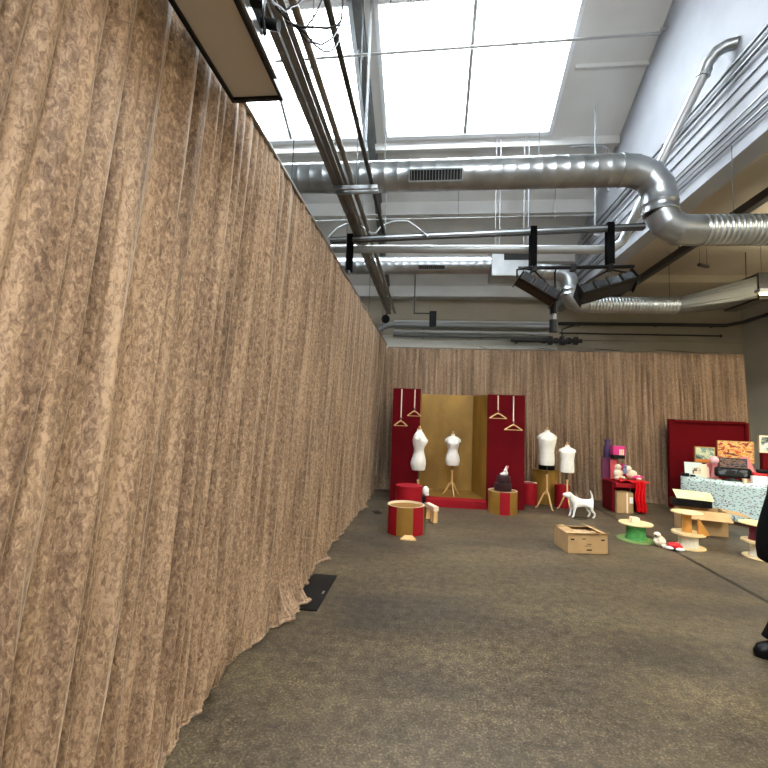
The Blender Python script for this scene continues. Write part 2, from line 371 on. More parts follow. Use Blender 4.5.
# ------------------------------------------------------------------ curtains
def pleats(length, rnd, wide):
    """pleat table: a list of (start, width, depth, skew)"""
    out = []; s = 0
    while s < length:
        w = rnd.uniform(.045, .115)*wide(s)
        if rnd.random() < .15: w *= 1.8
        out.append((s, w, min(.10, w*rnd.uniform(.6, 1.35)), rnd.uniform(-.35, .35))); s += w
    return out
def pleat_fn(tab):
    import bisect
    st = [p[0] for p in tab]
    def g(s):
        i = max(0, min(len(tab)-1, bisect.bisect_right(st, s)-1)); a, w, d, k = tab[i]
        t = min(1, max(0, (s-a)/w)); t = min(1, max(0, t+k*math.sin(PI*t)*.4)); return d*(1-abs(2*t-1)**2.1)
    return g
def wob(s, seed):
    return .5*math.sin(s*1.7+seed)+.3*math.sin(s*4.1+seed*2.3)+.2*math.sin(s*9.3+seed*3.7)
def drape(name, length, height, place, wide, amp, flare, seed, label, lean=lambda s: 0, cols=1000):
    rnd = random.Random(seed)
    g1 = pleat_fn(pleats(length+1, rnd, wide)); g2 = pleat_fn(pleats(length+1, rnd, lambda s: 1.5*wide(s)))
    zs = [height*(1-(i/26.0)) for i in range(22)]
    zs += [z for z in (.40, .30, .22, .16, .11, .07, .045, .025, .012)]
    zs = sorted(set(round(z, 4) for z in zs), reverse=True); nz = len(zs)
    def fn(u, v):
        s = u*length; z = zs[round(v*(nz-1))]; h = 1-z/height
        ss = s + .03*wob(s*.6+h*1.3, seed)*h + lean(s)*h
        a = g1(max(0, ss+.3)); b = g2(max(0, ss+.3)); k = .12+.3*h
        d = amp*((1-k)*a+k*b)*(.22+.88*h**.5) + .045*wob(s*5.5+h*.25, seed+4)*(.12+.88*h)+.032*wob(s*14+h*.5, seed+9)*(.1+.9*h)
        if z < .42:
            q = (1-z/.42)**2.2; d = d*(1-.6*q)+flare(s)*q*(1+.14*math.sin(s*17+seed)+.07*math.sin(s*33))
            z = max(.008, z*(1-.1*q)+ .012*q*math.sin(s*23+seed))
        return place(s, z, h, d)
    mb = MB().grid(cols, nz, fn)
    # hem rolled on the floor
    def hem(u, v):
        s = u*length; a = v*2*PI; r = .011*(1+.5*math.sin(s*17+seed))
        x, y, z = fn(u, 1.0); x2, y2, z2 = place(s, .01, 1, r*math.cos(a)); x3, y3, z3 = place(s, .01, 1, 0)
        return (x+x2-x3, y+y2-y3, .012+r+r*math.sin(a)*.9)
    mb.grid(cols, 7, hem)
    o = mb.build(name, VELVET)
    return tag(o, label, 'curtain')
def lerp_tab(tab, s):
    for (a, x), (b, y) in zip(tab, tab[1:]):
        if s <= b: t = max(0, (s-a)/(b-a)); t = t*t*(3-2*t); return x+(y-x)*t
    return tab[-1][1]
# distance of the hem from the curtain's foot, along the long drape
FL = [(0, .03), (1.2, .04), (2.0, .05), (2.8, -.02), (3.2, .06), (3.65, .24), (3.85, .20), (4.1, .10), (4.7, .06), (5.0, .14), (5.2, .05), (6.2, .08), (7.4, .09), (7.8, .17), (8.4, .10), (9.9, .1)]
def place_left(s, z, h, d): return (-1.05-.24*h+d, .02+s, z)
drape('drape', 9.86, 3.34, place_left, lambda s: 1.7 if s < .9 else (1.15 if s < 2.6 else 1.0), .95, lambda s: lerp_tab(FL, s), 5,
      'long gold crushed velvet curtain running down the whole left side', lean=lambda s: .22*max(0, 1.9-s), cols=1700)
def place_back(s, z, h, d): return (-1.16+s*(7.91+.14*h)/7.72, 10.02-d, z+.012*(s/7.7)*0)
drape('drape', 7.72, 3.28, place_back, lambda s: .95, .9, lambda s: .10+.08*math.sin(s*2.1), 11,
      'gold velvet curtain across the back behind the red booth', cols=1300)
for (a, b, lab) in (((-1.04, -.1, 3.35), (-1.04, 9.98, 3.35), 'thin steel curtain rail along the top of the long left curtain'),
                    ((-1.0, 10.03, 3.30), (6.78, 10.03, 3.30), 'thin steel curtain rail along the top of the back curtain')):
    t = thing('curtain_rail', lab, 'curtain rail', a); A, B = Vector(a), Vector(b)
    MB().tube([(0, 0, 0), B-A], .016, 8).build('tube', RAIL, t)
    n = 5
    for i in range(n):
        p = (B-A)*((i+.5)/n); top = (4.11 if a[1] < 5 else 3.65)-a[2]
        if a[1] < 5: MB().tube([p, p+Vector((0, 0, top))], .004, 6).build('hanger_wire', DARKST, t)
    if a[1] > 5:
        for i in range(n): p = (B-A)*((i+.5)/n); MB().tube([p, p+Vector((0, 2.1, .4))], .008, 6).build('wall_bracket', DARKST, t)

# ------------------------------------------------------------------ overhead: rails, pipes, ducts
def channel_rail(name, label, x, z, y0, y1, w, h, mt, double=True):
    t = thing(name, label, 'rail', (x, y0, z)); L_ = y1-y0
    if double:
        for sx in (-1, 1):
            m = MB(); c = sx*w*.10
            m.box(c-.004, c+.004, 0, L_, -h/2, h/2); m.box(min(c, sx*w/2), max(c, sx*w/2), 0, L_, -h/2, -h/2+.008); m.box(min(c, sx*w/2), max(c, sx*w/2), 0, L_, h/2-.008, h/2)
            m.build('channel', mt, t)
    else:
        MB().tube([(0, 0, 0), (0, L_, 0)], w/2, 10).build('tube', mt, t)
    n = max(2, int(L_/2.6)) if double else 1
    for i in range(n):
        y = L_*(i+.5)/n; top = min(roof_z(y0+y)-z, 4.9)
        MB().tube([(0, y, 0), (0, y, top)], .007, 6).build('drop_rod', GALVD, t)
    return t
channel_rail('ceiling_rail', 'widest brown steel double rail hanging nearest the long curtain', -1.02, 4.17, -1.0, 10.1, .12, .12, RAIL)
channel_rail('ceiling_rail', 'middle slim brown rail just right of the wide double rail', -.877, 4.15, -1.0, 10.1, .055, .05, RAIL, False)
channel_rail('ceiling_rail', 'short slim dark rail, furthest from the curtain, ending at the cross beam', -.67, 4.14, -1.0, 5.7, .045, .045, DARKST, False)
t = thing('rail_bracket', 'short bright steel bracket tying the rails below the big duct', 'bracket', (-1.02, 4.3, 4.075))
for dy in (0, .09): MB().box(-.05, .42, dy-.015, dy+.015, -.02, .02).build('bar', GALV, t)
# sprinkler pipe below the roof lights
t = thing('sprinkler_pipe', 'thin grey pipe crossing below the roof lights to the white wall', 'pipe', (-4.3, 6.45, 7.42))
MB().tube([(0, 0, 0), (7.6, 0, .15)], .022, 8).build('tube', PIPEG, t)
MB().tube([(7.6, -.02, .15), (7.6, -.02, .2), (7.69, -.02, .2)], .02, 8).build('wall_bracket', PIPEG, t)
for x in (1.0, 3.0, 5.5): MB().tube([(x, 0, .03), (x, 0, .40)], .006, 6).build('drop_rod', GALVD, t)
t = thing('conduit_pipe', 'thin pale pipe crossing in front of the roof behind the big duct', 'pipe', (-3.5, 9.0, 5.92))
MB().tube([(0, 0, 0), (6.85, 0, .05)], .014, 6).build('tube', PIPEG, t)
for x in (1.5, 4.0, 6.0): MB().tube([(x, 0, 0), (x, 0, .66)], .006, 6).build('drop_rod', GALVD, t)
# cross beam
t = thing('cross_beam', 'dark steel lighting beam crossing the hall with the stage lamps strapped to it', 'beam', (-1.4, 5.6, 4.05))
m = MB(); m.box(0, 4.05, -.035, .035, -.035, .035, M=Matrix.Rotation(-.036, 4, 'Y')); m.build('tube', DARKST, t)
m = MB(); m.box(0, 4.05, -.045, -.035, -.008, .012, M=Matrix.Rotation(-.036, 4, 'Y')); m.build('slot_strip', GALV, t)
for x in (.42,): MB().tube([(x, 0, .02), (x, 0, roof_z(5.6)-4.1)], .007, 6).build('drop_rod', GALVD, t)
t = thing('flexible_conduit', 'thin bent conduit looping over the cross beam beside the rails', 'conduit', (-1.3, 5.52, 4.1))
MB().tube([(-.12, 0, -.05), (0, 0, .08), (.12, 0, .14), (.3, 0, .14), (.42, 0, .03), (.52, 0, 0), (.6, 0, .1), (.75, 0, .17), (.95, 0, .17), (1.08, 0, .08), (1.22, 0, -.04)], .011, 8).build('tube', GALV, t)
# rain pipe
t = thing('drain_pipe', 'grey drain pipe running level then rising to an elbow at the white wall', 'pipe', (0, 0, 0))
MB().tube([(-1.45, 5.85, 4.03), (2.15, 5.85, 4.0), (2.37, 5.85, 4.02), (2.48, 5.84, 4.10)]+[(2.48+.70*k/6, 5.84-.59*k/6, 4.10+1.84*k/6) for k in range(1, 7)], .056, 14).build('tube', PIPEG, t)
MB().tube([(3.17, 5.26, 5.9), (3.19, 5.24, 5.98)], .075, 14).build('collar', GALV, t)
MB().tube([(3.17, 5.26, 5.92), (3.19, 5.2, 6.03), (3.25, 5.13, 6.10), (3.32, 5.08, 6.12), (3.41, 5.03, 6.11)], .068, 14).build('elbow', GALV, t)
# conduits along the mezzanine edge and the upper wall
for k, (z, y0, dx, r, mt, lab) in enumerate(((4.90, -2, .09, .013, GALVD, 'lowest thin conduit along the white mezzanine edge'), (4.97, -2, .09, .015, PIPEG, 'second conduit from the bottom along the white mezzanine edge'),
        (5.05, -2, .09, .015, GALVD, 'third conduit from the bottom along the white mezzanine edge'), (5.12, -2, .09, .013, PIPEG, 'top conduit of the four along the white mezzanine edge'),
        (5.70, -2, .05, .022, GALVD, 'thick grey pipe running along the white upper wall'), (5.84, -2, .045, .018, GALVD, 'slim pipe just above the thick pipe on the white upper wall'))):
    t = thing('conduit', lab, 'conduit', (XM-dx, y0, z))
    ye = Y1-.05 if z < 5 else 11.6 if z < 5.2 else 9.9
    MB().tube([(0, 0, 0), (0, ye-y0, 0)], r, 8).build('tube', mt, t)
    for y in (1.5, 5, 8.5, 11.2): MB().box(-r-.006, dx-(.06 if k < 4 else 0), y, y+.03, -r-.006, r+.006).build('clip', mt, t)
# drop pipe at the wall
t = thing('drop_pipe', 'thin white pipe dropping from the roof beside the white wall', 'pipe', (2.75, 7.5, 4.9))
MB().tube([(0, 0, 0), (0, 0, 2.35)], .014, 8).build('tube', WHITE, t)
MB().tube([(-.02, 0, 0), (.1, 0, 0)], .018, 8).build('elbow', WHITE, t)
t = thing('drop_pipe', 'white pipe bending down from the roof beam near the wall corner', 'pipe', (3.2, 8.1, 5.6))
MB().tube([(-.7, 0, 1.28), (-.1, 0, 1.28), (0, 0, 1.2), (0, 0, .4)], .018, 8).build('tube', WHITE, t)

def ribbed(path, r, pitch, depth, n=28):
    """centre line resampled to short steps with a raised lap every pitch"""
    P = [Vector(p) for p in path]; pts = []; rad = []; acc = 0
    for a, b in zip(P, P[1:]):
        L_ = (b-a).length; k = max(1, int(L_/pitch))
        for i in range(k):
            for f, dr in ((0, 0), (.80, 0), (.86, depth), (.93, depth)):
                pts.append(a+(b-a)*((i+f)/k)); rad.append(r+dr)
    pts.append(P[-1]); rad.append(r); return MB().tube(pts, rad, n)
def grille(parent, x0, x1, yf, zc, h, tilt, loc=None):
    g = MB(); M = Matrix.Translation((0, yf, zc)) @ Matrix.Rotation(tilt, 4, 'X')
    w = .015
    g.box(x0-w, x1+w, -.012, .0, -h/2-w, -h/2, M=M); g.box(x0-w, x1+w, -.012, 0, h/2, h/2+w, M=M)
    g.box(x0-w, x0, -.012, 0, -h/2, h/2, M=M); g.box(x1, x1+w, -.012, 0, -h/2, h/2, M=M)
    v = g.build('vent_grille', GALV, parent)
    MB().box(x0, x1, -.002, .01, -h/2, h/2, M=M).build('dark_back', BLACK, v)
    b = MB(); k = int((x1-x0)/.034)
    for i in range(k): x = x0+(i+.5)*(x1-x0)/k; b.box(x-.004, x+.004, -.010, 0, -h/2, h/2, M=M)
    b.build('fins', [GALVD], v)
R1 = .178
t = thing('air_duct', 'large round galvanised duct crossing below the roof light, bending under the mezzanine', 'air duct')
ribbed([(-6.9, 5.0, 4.57), (2.12, 5.0, 4.60)], R1, .15, .003).build('duct_run', GALV, t)
MB().tube([(2.09, 5, 4.60), (2.13, 5, 4.60)], R1+.010, 28).build('elbow_collar', GALV, t)
el = [(2.1, 4.60), (2.24, 4.59), (2.41, 4.52), (2.51, 4.38), (2.53, 4.24)]
def gored(pts, rr):
    P = [Vector(p) for p in pts]; T = MB().tube(pts, rr, 28, False).v; m = MB()
    for i in range(len(P)-1):                 # every gore is a separate sheet, so the mitres stay crisp
        m.add(T[i*28:(i+2)*28], [(j, (j+1) % 28, (j+1) % 28+28, j+28) for j in range(28)], True)
    for i in range(1, len(P)-1):
        d = ((P[i+1]-P[i]).normalized()+(P[i]-P[i-1]).normalized()).normalized()*.006; m.tube([P[i]-d, P[i]+d], rr+.005, 28, False)
    return m
gored([(x, 5, z) for x, z in el], R1).build('upper_elbow', GALV, t)
ribbed([(2.53, 5, 4.28), (2.54, 5, 4.08)], R1+.003, .07, .006).build('neck', GALV, t)
gored([(2.54, 5, 4.10), (2.60, 5, 3.97), (2.73, 5, 3.89), (2.95, 5, 3.88)], R1-.008).build('lower_elbow', GALV, t)
ribbed([(2.93, 5, 3.88), (8.15, 5, 3.88)], .165, .055, .005).build('spiral_run', GALV, t)
for x in (3.3, 5.2, 7.0): MB().tube([(x, 5, 4.04), (x, 5, UZ)], .005, 6).build('drop_rod', DARKST, t)
for x in (-3, -.62, 1.2): MB().tube([(x, 5, 4.75), (x, 5, roof_z(5)-.1)], .006, 6).build('drop_rod', GALVD, t)
grille(t, -.30, .30, 5-.168, 4.50, .11, .48)
t = thing('air_duct', 'smaller round galvanised duct further back with an outlet box and spiral branch', 'air duct')
ribbed([(-6.9, 8.2, 4.60), (1.1, 8.2, 4.63)], .165, .15, .003).build('duct_run', GALV, t)
grille(t, -.28, .22, 8.2-.150, 4.535, .075, .45)
b = MB().box(1.08, 1.82, 7.95, 8.45, 4.34, 4.88); bx = b.build('outlet_box', GALV, t, bevel=.01)
MB().box(1.3, 1.78, 7.935, 7.955, 4.64, 4.84).build('box_opening', BLACK, bx)
ribbed([(1.82, 8.2, 4.52), (2.3, 8.2, 4.48)], .15, .12, .004).build('duct_branch', GALV, t)
MB().tube([(2.28, 8.2, 4.48), (2.44, 8.2, 4.45), (2.53, 8.2, 4.34), (2.55, 8.2, 4.2)], .16, 24).build('upper_elbow', GALV, t)
ribbed([(2.55, 8.2, 4.22), (2.55, 8.2, 4.04)], .16, .06, .006).build('neck', GALV, t)
MB().tube([(2.55, 8.2, 4.06), (2.60, 8.2, 3.94), (2.72, 8.2, 3.88), (2.85, 8.2, 3.87)], .16, 24).build('lower_elbow', GALV, t)
ribbed([(2.83, 8.2, 3.87), (4.42, 8.2, 3.87)], .15, .055, .005).build('spiral_run', GALV, t)
m = MB(); n = 24; rg = []
c0 = [(4.42, 8.2+.155*math.cos(2*PI*j/n), 3.87+.155*math.sin(2*PI*j/n)) for j in range(n)]
def sq(a):
    c, s = math.cos(a), math.sin(a); k = 1/max(abs(c), abs(s)); return c*k, s*k
c1 = [(5.5, 8.2+.40*sq(2*PI*(j+0)/n)[0], 4.10+.19*sq(2*PI*(j+0)/n)[1]) for j in range(n)]
m.add(c0+c1, [(j, (j+1) % n, (j+1) % n+n, j+n) for j in range(n)]).build('reducer', REDU, t)
MB().box(5.5, 5.72, 7.76, 8.64, 3.88, 4.34).build('end_plenum', DARKST, t)
for x in (3.3, 4.3): MB().tube([(x, 8.2, 4.0), (x, 8.2, UZ)], .005, 6).build('drop_rod', DARKST, t)
MB().tube([(5.6, 8.2, 4.34), (5.6, 8.2, UZ)], .008, 6).build('drop_rod', DARKST, t)
for x in (1.14, 1.22, 1.66, 1.74): MB().tube([(x, 8.0, 4.88), (x, 8.0, roof_z(8.0)-.02)], .008, 6).build('drop_rod', WHITE, t)
# mezzanine underside: steel beams
for (a, b, w, lab) in (((4.16, -2, 4.66), (4.3, 12.0, 4.66), .10, 'dark steel channel under the mezzanine passing over the spiral duct'),):
    t = thing('ceiling_channel', lab, 'steel channel', a); A, B = Vector(a), Vector(b)
    m = MB(); m.bar((0, 0, 0), B-A, w, .05); m.bar((-w/2, 0, .04), B-A+Vector((-w/2, 0, .04)), .012, .1); m.bar((w/2, 0, .04), B-A+Vector((w/2, 0, .04)), .012, .1)
    m.build('channel', DARKST, t)
    for i in range(5): p = (B-A)*((i+.5)/5); MB().tube([p, p+Vector((0, 0, UZ-4.66))], .01, 6).build('drop_rod', DARKST, t)
t = thing('heater_bar', 'short dark tube hanging under the mezzanine above the reducer', 'tube heater', (4.55, 7.9, 4.5))
MB().tube([(0, -.15, -.03), (.32, .15, .04)], .03, 10).build('tube', DARKST, t)
for p in ((0.03, -.12, -.02), (.29, .12, .04)): MB().tube([p, (p[0], p[1], UZ-4.5)], .004, 6).build('hanger_wire', DARKST, t)
t = thing('wall_pipe', 'dark pipe along the back wall turning up at the corner', 'pipe', (0, 0, 0))
MB().tube([(3.3, 12.05, 4.37), (7.7, 12.05, 4.37), (7.95, 11.8, 4.40), (8.1, 11.3, 4.46), (8.1, 9.5, 4.5)], .045, 10).build('tube', DARKST, t)
for x in (4, 6, 7.4): MB().box(x, x+.04, 12.05, 12.2, 4.33, 4.41).build('bracket', DARKST, t)
t = thing('wall_rail', 'thin rail on the beige wall above the back curtain', 'rail', (3.5, 12.12, 4.12))
MB().tube([(0, 0, 0), (4.1, 0, -.02)], .022, 8).build('tube', DARKST, t)
MB().blob((4.12, 0, -.02), .04).build('end_cap', DARKST, t)
for x in (.5, 2.5): MB().box(x, x+.03, 0, .07, -.02, .02).build('bracket', DARKST, t)
# pipe bundle over the back curtain
for k, (z, r, mt, lab, yy) in enumerate(((4.34, .035, PIPEL, 'topmost thin bright pipe above the back curtain', 11.9), (4.22, .085, PIPEG, 'thickest grey pipe above the back curtain, with an elbow by the rails', 11.8),
                                 (4.06, .045, PIPEL, 'bright pipe just under the thickest one above the back curtain', 11.9), (3.93, .05, PIPEM, 'lowest dark pipe of the bundle above the back curtain', 11.8))):
    t = thing('service_pipe', lab, 'pipe', (-1.05, yy, z))
    pts = [(0, 0, 0), (4.2, 0, 0)]
    if k == 1: pts = [(-.55, -.5, -.30), (-.42, -.42, -.25), (-.2, -.15, -.06), (0, 0, 0), (4.2, 0, 0)]
    MB().tube(pts, r, 12).build('tube', mt, t)
    for x in (.8, 2.4, 3.8): MB().box(x, x+.04, 0, Y1-yy, -.02, .02).build('bracket', DARKST, t)
t = thing('pipe_valves', 'cluster of dark valves and flanges at the pipes over the back curtain', 'pipe valves', (2.9, 11.55, 3.80))
for x, r in ((0, .08), (.16, .12), (.3, .08), (.46, .12), (.62, .09), (.8, .11)): MB().tube([(x, 0, 0), (x+.09, 0, 0)], r, 16).build('flange', DARKST, t)
MB().tube([(-.8, 0, 0), (1.0, 0, 0)], .055, 12).build('tube', DARKST, t)
MB().tube([(.5, 0, .05), (.5, 0, .3), (.9, 0, .45)], .02, 8).build('valve_stem', DARKST, t)
MB().box(-.6, -.55, 0, .64, -.02, .02).build('bracket', DARKST, t); MB().box(.7, .75, 0, .64, -.02, .02).build('bracket', DARKST, t)
# dark boxes hanging by the rails at the far end
t = thing('hanging_speaker', 'small black box on an arm above the back curtain corner', 'loudspeaker', (.03, 11.0, 4.2))
MB().box(-.09, .09, -.1, .1, -.18, .2).build('housing', BLACK, t, bevel=.01)
MB().box(-.5, -.09, -.02, .02, .14, .17).build('arm', DARKST, t); MB().box(-.5, -.47, -.02, .02, .14, roof_z(11.0)-4.22).build('arm_post', DARKST, t)
t = thing('spotlight', 'small round black spotlight beside the far end of the rails', 'spotlight', (-1.02, 9.5, 3.86))
MB().tube([(0, -.12, -.03), (0, .0, 0), (0, .1, .02)], [.095, .085, .05], 16).build('housing', BLACK, t)
MB().tube([(0, 0, .05), (0, 0, .12)], .015, 8).build('clamp', BLACK, t)

# ------------------------------------------------------------------ stage lamps and straps
def stage_lamp(label, c, ax, rx, L_, cells):
    """bar of lamp cells; ax = tilt of the bar, in the picture plane, rx = tilt forward"""
    t = thing('stage_lamp', label, 'stage lamp', c, 0, 'black stage lamps on the cross beam')
    M = Matrix.Rotation(ax, 4, 'Y') @ Matrix.Rotation(rx, 4, 'X')
    h = MB(); h.hexa([tuple(M @ Vector(p)) for p in ((-L_/2, -.09, -.07), (L_/2, -.09, -.07), (L_/2, .11, -.05), (-L_/2, .11, -.05), (-L_/2, -.11, .06), (L_/2, -.11, .06), (L_/2, .13, .10), (-L_/2, .13, .10))])
    h.build('housing', BLACK, t, bevel=.006)
    for i in range(cells):
        x = -L_/2+(i+.5)*L_/cells
        k = MB(); k.box(x-L_/cells*.42, x+L_/cells*.42, -.135, -.10, -.055, .055, M=M); cell = k.build('lamp_cell', DARKST, t)
        k = MB(); k.box(x-L_/cells*.34, x+L_/cells*.34, -.14, -.134, -.045, .045, M=M); k.build('lens', GLASSD, cell)
        k = MB(); k.box(x-L_/cells*.10, x+L_/cells*.10, -.05, .1, .08, .15, M=M); k.build('cooling_fin', BLACK, t)
    for s in (-1, 1):
        k = MB(); k.hexa([tuple(M @ Vector(p)) for p in ((s*L_/2, -.16, -.09), (s*(L_/2+.012), -.16, -.09), (s*(L_/2+.012), .12, -.08), (s*L_/2, .12, -.08), (s*L_/2, -.15, .10), (s*(L_/2+.012), -.15, .10), (s*(L_/2+.012), .12, .12), (s*L_/2, .12, .12))])
        k.build('barn_door', BLACK, t)
    k = MB(); k.box(-L_/2, L_/2, -.17, -.1, -.09, -.08, M=M); k.build('barn_door', BLACK, t)
    return t, M
def yoke(t, M, L_, top):
    a, b = M @ Vector((-L_/2-.03, 0, 0)), M @ Vector((L_/2+.03, 0, 0)); tp = Vector(top)
    pts = [a, a+Vector((0, 0, .10)), a.lerp(tp, .35)+Vector((0, 0, .09)), tp, b.lerp(tp, .25)+Vector((0, 0, .07)), b+Vector((0, 0, .12)), b]
    MB().tube(pts, .013, 8).build('yoke', BLACK, t)
t, M = stage_lamp('left black stage lamp of the pair, its bar sloping down to the right', (1.32, 5.55, 3.37), .55, -.2, .52, 3)
yoke(t, M, .52, (-.02, .05, .26))
t, M = stage_lamp('right black stage lamp of the pair, its bar sloping up to the right', (2.16, 5.55, 3.37), -.30, -.5, .66, 4)
yoke(t, M, .66, (.07, .05, .27))
t = thing('lamp_bar', 'black horizontal tube hung below the cross beam carrying both stage lamps', 'lamp bar', (1.1, 5.6, 3.66))
MB().tube([(0, 0, 0), (1.42, 0, .02)], .024, 10).build('tube', BLACK, t)
for x in (.2, .68, 1.13): MB().box(x-.03, x+.03, -.04, .04, -.04, .04).build('clamp', BLACK, t)
for (x, z1, z0, lab) in ((1.28, 4.20, 3.68, 'black strap holding the left stage lamp to the cross beam'), (2.23, 4.24, 3.70, 'black strap holding the right stage lamp to the cross beam'), (-1.13, 4.12, 3.62, 'black strap hanging with a hook near the long curtain top')):
    t = thing('strap', lab, 'strap', (x, 5.6, z1))
    MB().box(-.042, .042, -.052, -.044, -(z1-z0), 0).build('webbing', BLACKF, t); MB().box(-.042, .042, .044, .052, -(z1-z0), 0).build('webbing', BLACKF, t)
    MB().box(-.042, .042, -.052, .052, -.004, .004).build('loop', BLACKF, t)
    MB().tube([(0, -.03, -(z1-z0)+.01), (0, 0, -(z1-z0)-.04), (0, .03, -(z1-z0)+.01)], .012, 8).build('shackle', GALV, t)
t = thing('cable_connector', 'black cable connector drooping between the two stage lamps', 'cable connector', (1.58, 5.78, 3.66))
MB().tube([(0, -.16, .0), (0, -.1, -.03), (.02, -.05, -.3), (.0, -.02, -.45)], .012, 8).build('cable', BLACK, t)
MB().tube([(0, -.02, -.42), (.01, -.02, -.56)], .05, 12).build('upper_plug', BLACK, t)
MB().tube([(.01, -.02, -.56), (.01, -.02, -.66)], .035, 12).build('socket_ring', GALVD, t)
MB().tube([(.01, -.02, -.64), (.01, -.02, -.80)], .055, 12).build('lower_plug', BLACK, t)

# ------------------------------------------------------------------ hanging panel, top left
t = thing('light_panel', 'flat beige panel in a black frame hanging over the long curtain', 'light panel', (-.875, 1.0, 3.22))
MB().box(-.115, .115, -.75, .9, 0, .012).build('diffuser', PANELB, t)
f = MB(); f.box(-.13, -.115, -.75, .92, -.015, .06); f.box(.115, .13, -.75, .92, -.015, .06); f.box(-.125, .125, .90, .92, -.015, .06); f.box(-.125, .125, -.77, -.75, -.015, .06)
f.build('panel_frame', BLACK, t)
MB().box(.13, .142, -.6, .8, .0, .05).build('side_rail', GALV, t)
MB().box(-.10, .10, -.7, .8, .012, .05).build('back_plate', DARKST, t)
for y in (-.4, .28, .62):
    MB().tube([(.15, y, .05), (.1, y+.02, .35), (-.02, y+.02, .74)], .03 if y > 0 and y < .5 else .008, 8).build('clamp_arm', BLACK, t)
for k, (x, y, z, dx, dy, dz) in enumerate(((.10, .62, .05, .0, .06, .32), (.16, .50, .06, -.03, .10, .50))):
    MB().bar((x, y, z), (x+dx, y+dy, z+dz), .05, .035).build('clamp_plate', BLACK, t, bevel=.006)
MB().tube([(.06, .64, .14), (.2, .64, .10)], .022, 10).build('clamp_knob', BLACK, t)
t = thing('cable_bundle', 'tangle of thin black cables between the hanging panel and the rails', 'cables', (-.68, 1.35, 3.3))
rnd = random.Random(3)
for k in range(6):
    a = Vector((rnd.uniform(.0, .04), rnd.uniform(-.1, .3), rnd.uniform(0, .08))); b = Vector((rnd.uniform(-.2, .12), rnd.uniform(.3, 1.1), .75))
    pts = []
    for i in range(11):
        q = i/10; p = a.lerp(b, q); p.z -= .22*math.sin(PI*q)*rnd.uniform(.8, 1.0)*(1+.2*k)*.6; p.x += .08*math.sin(PI*q)*(k-1)*.5; pts.append(p)
    MB().tube(pts, .005, 6).build('cable', BLACK, t)

# ------------------------------------------------------------------ mezzanine luminaires
def luminaire(x, y, label, L_=1.25, z=UZ-.02, drop=.0, k=1):
    t = thing('ceiling_lamp', label, 'ceiling lamp', (x, y, z), 0, 'tube lamps under the mezzanine')
    MB().box(-L_/2, L_/2, -.06, .06, -.05-drop, .0-drop).build('housing', WHITE, t)
    MB().tube([(-L_/2+.04, 0, -.075-drop), (L_/2-.04, 0, -.075-drop)], .02, 10).build('tube', LAMPE, t)
    if drop:
        for s in (-.45, .45): MB().tube([(s*L_, 0, -drop), (s*L_, 0, 0)], .004, 6).build('hanger_wire', DARKST, t)
    l = bpy.data.lights.new('tube_light', 'AREA'); l.shape = 'RECTANGLE'; l.size = L_; l.size_y = .12; l.energy = LAMP_W*k; l.color = (1, .91, .70)
    o = bpy.data.objects.new('tube_light', l); COL.objects.link(o); o.parent = t; o.location = (0, 0, -.10-drop)
    if drop:
        l2 = l.copy(); l2.energy = LAMP_W*k*UPSHARE; o = bpy.data.objects.new('added_uplight', l2); COL.objects.link(o); o.parent = t; o.location = (0, 0, .01-drop); o.rotation_euler = (PI, 0, 0)  # extra light added to brighten the mezzanine underside
    return t
luminaire(6.02, 7.55, 'lit tube lamp in front of the dark duct end under the mezzanine', 1.4, drop=.86, k=.3)
luminaire(5.6, 6.3, 'tube lamp under the mezzanine in front of the toy table', drop=.5, k=.7)
luminaire(5.6, 3.0, 'tube lamp under the mezzanine level with the person', drop=.5, k=1.7)
luminaire(5.6, -.5, 'tube lamp under the mezzanine behind the camera', drop=.5)
for x, y, lab in ((1.4, -.9, 'added fill tube lamp over the open floor behind the camera'), (1.4, -2.6, 'added fill tube lamp near the front wall behind the camera')):  # unseen lamps added as fill for the near curtain and foreground floor
    t = thing('fill_lamp', lab, 'fill lamp', (x, y, 4.3))
    MB().box(-.08, .08, -.7, .7, 0, .06).build('housing', WHITE, t); MB().tube([(0, -.66, -.02), (0, .66, -.02)], .018, 10).build('tube', LAMPE, t)
    for dy in (-.5, .5): MB().tube([(0, dy, .06), (0, dy, roof_z(y+dy)-4.3)], .005, 6).build('hanger_wire', DARKST, t)
    l = bpy.data.lights.new('fill_light', 'AREA'); l.shape = 'RECTANGLE'; l.size = .15; l.size_y = 1.4; l.energy = FILL_W; l.color = (1, .88, .72)
    o = bpy.data.objects.new('fill_light', l); COL.objects.link(o); o.parent = t; o.location = (0, 0, -.05)
    l2 = l.copy(); l2.energy = 60; o = bpy.data.objects.new('fill_uplight', l2); COL.objects.link(o); o.parent = t; o.location = (0, 0, .07); o.rotation_euler = (PI, 0, 0)  # upward light added to brighten the roof underside

# ------------------------------------------------------------------ red and gold booth
BX = dict(b=(1.3, 0))
t = thing('display_booth', 'red and gold display booth with a gold recess against the back curtain', 'display booth', (.55, 8.5, 0))
bx, by = .55, 8.5
def lb(mb, name, mt, bevel=0, parent=None): return mb.build(name, mt, parent or t, bevel)
lb(MB().box(-.72-bx, -.17-bx, 0, .08, 0, 2.24), 'side_panel', DRED); lb(MB().box(1.13-bx, 1.83-bx, 0, .08, 0, 2.17), 'side_panel', DRED)
lb(MB().box(-.19-bx, 1.14-bx, 1.15, 1.2, 0, 2.2), 'back_panel', GOLDB)
lb(MB().hexa([(1.13-bx, .08, 0), (1.17-bx, .08, 0), (1.0-bx, 1.17, 0), (.96-bx, 1.17, 0), (1.13-bx, .08, 2.17), (1.17-bx, .08, 2.17), (1.0-bx, 1.17, 2.2), (.96-bx, 1.17, 2.2)]), 'inner_wall', GOLDB)
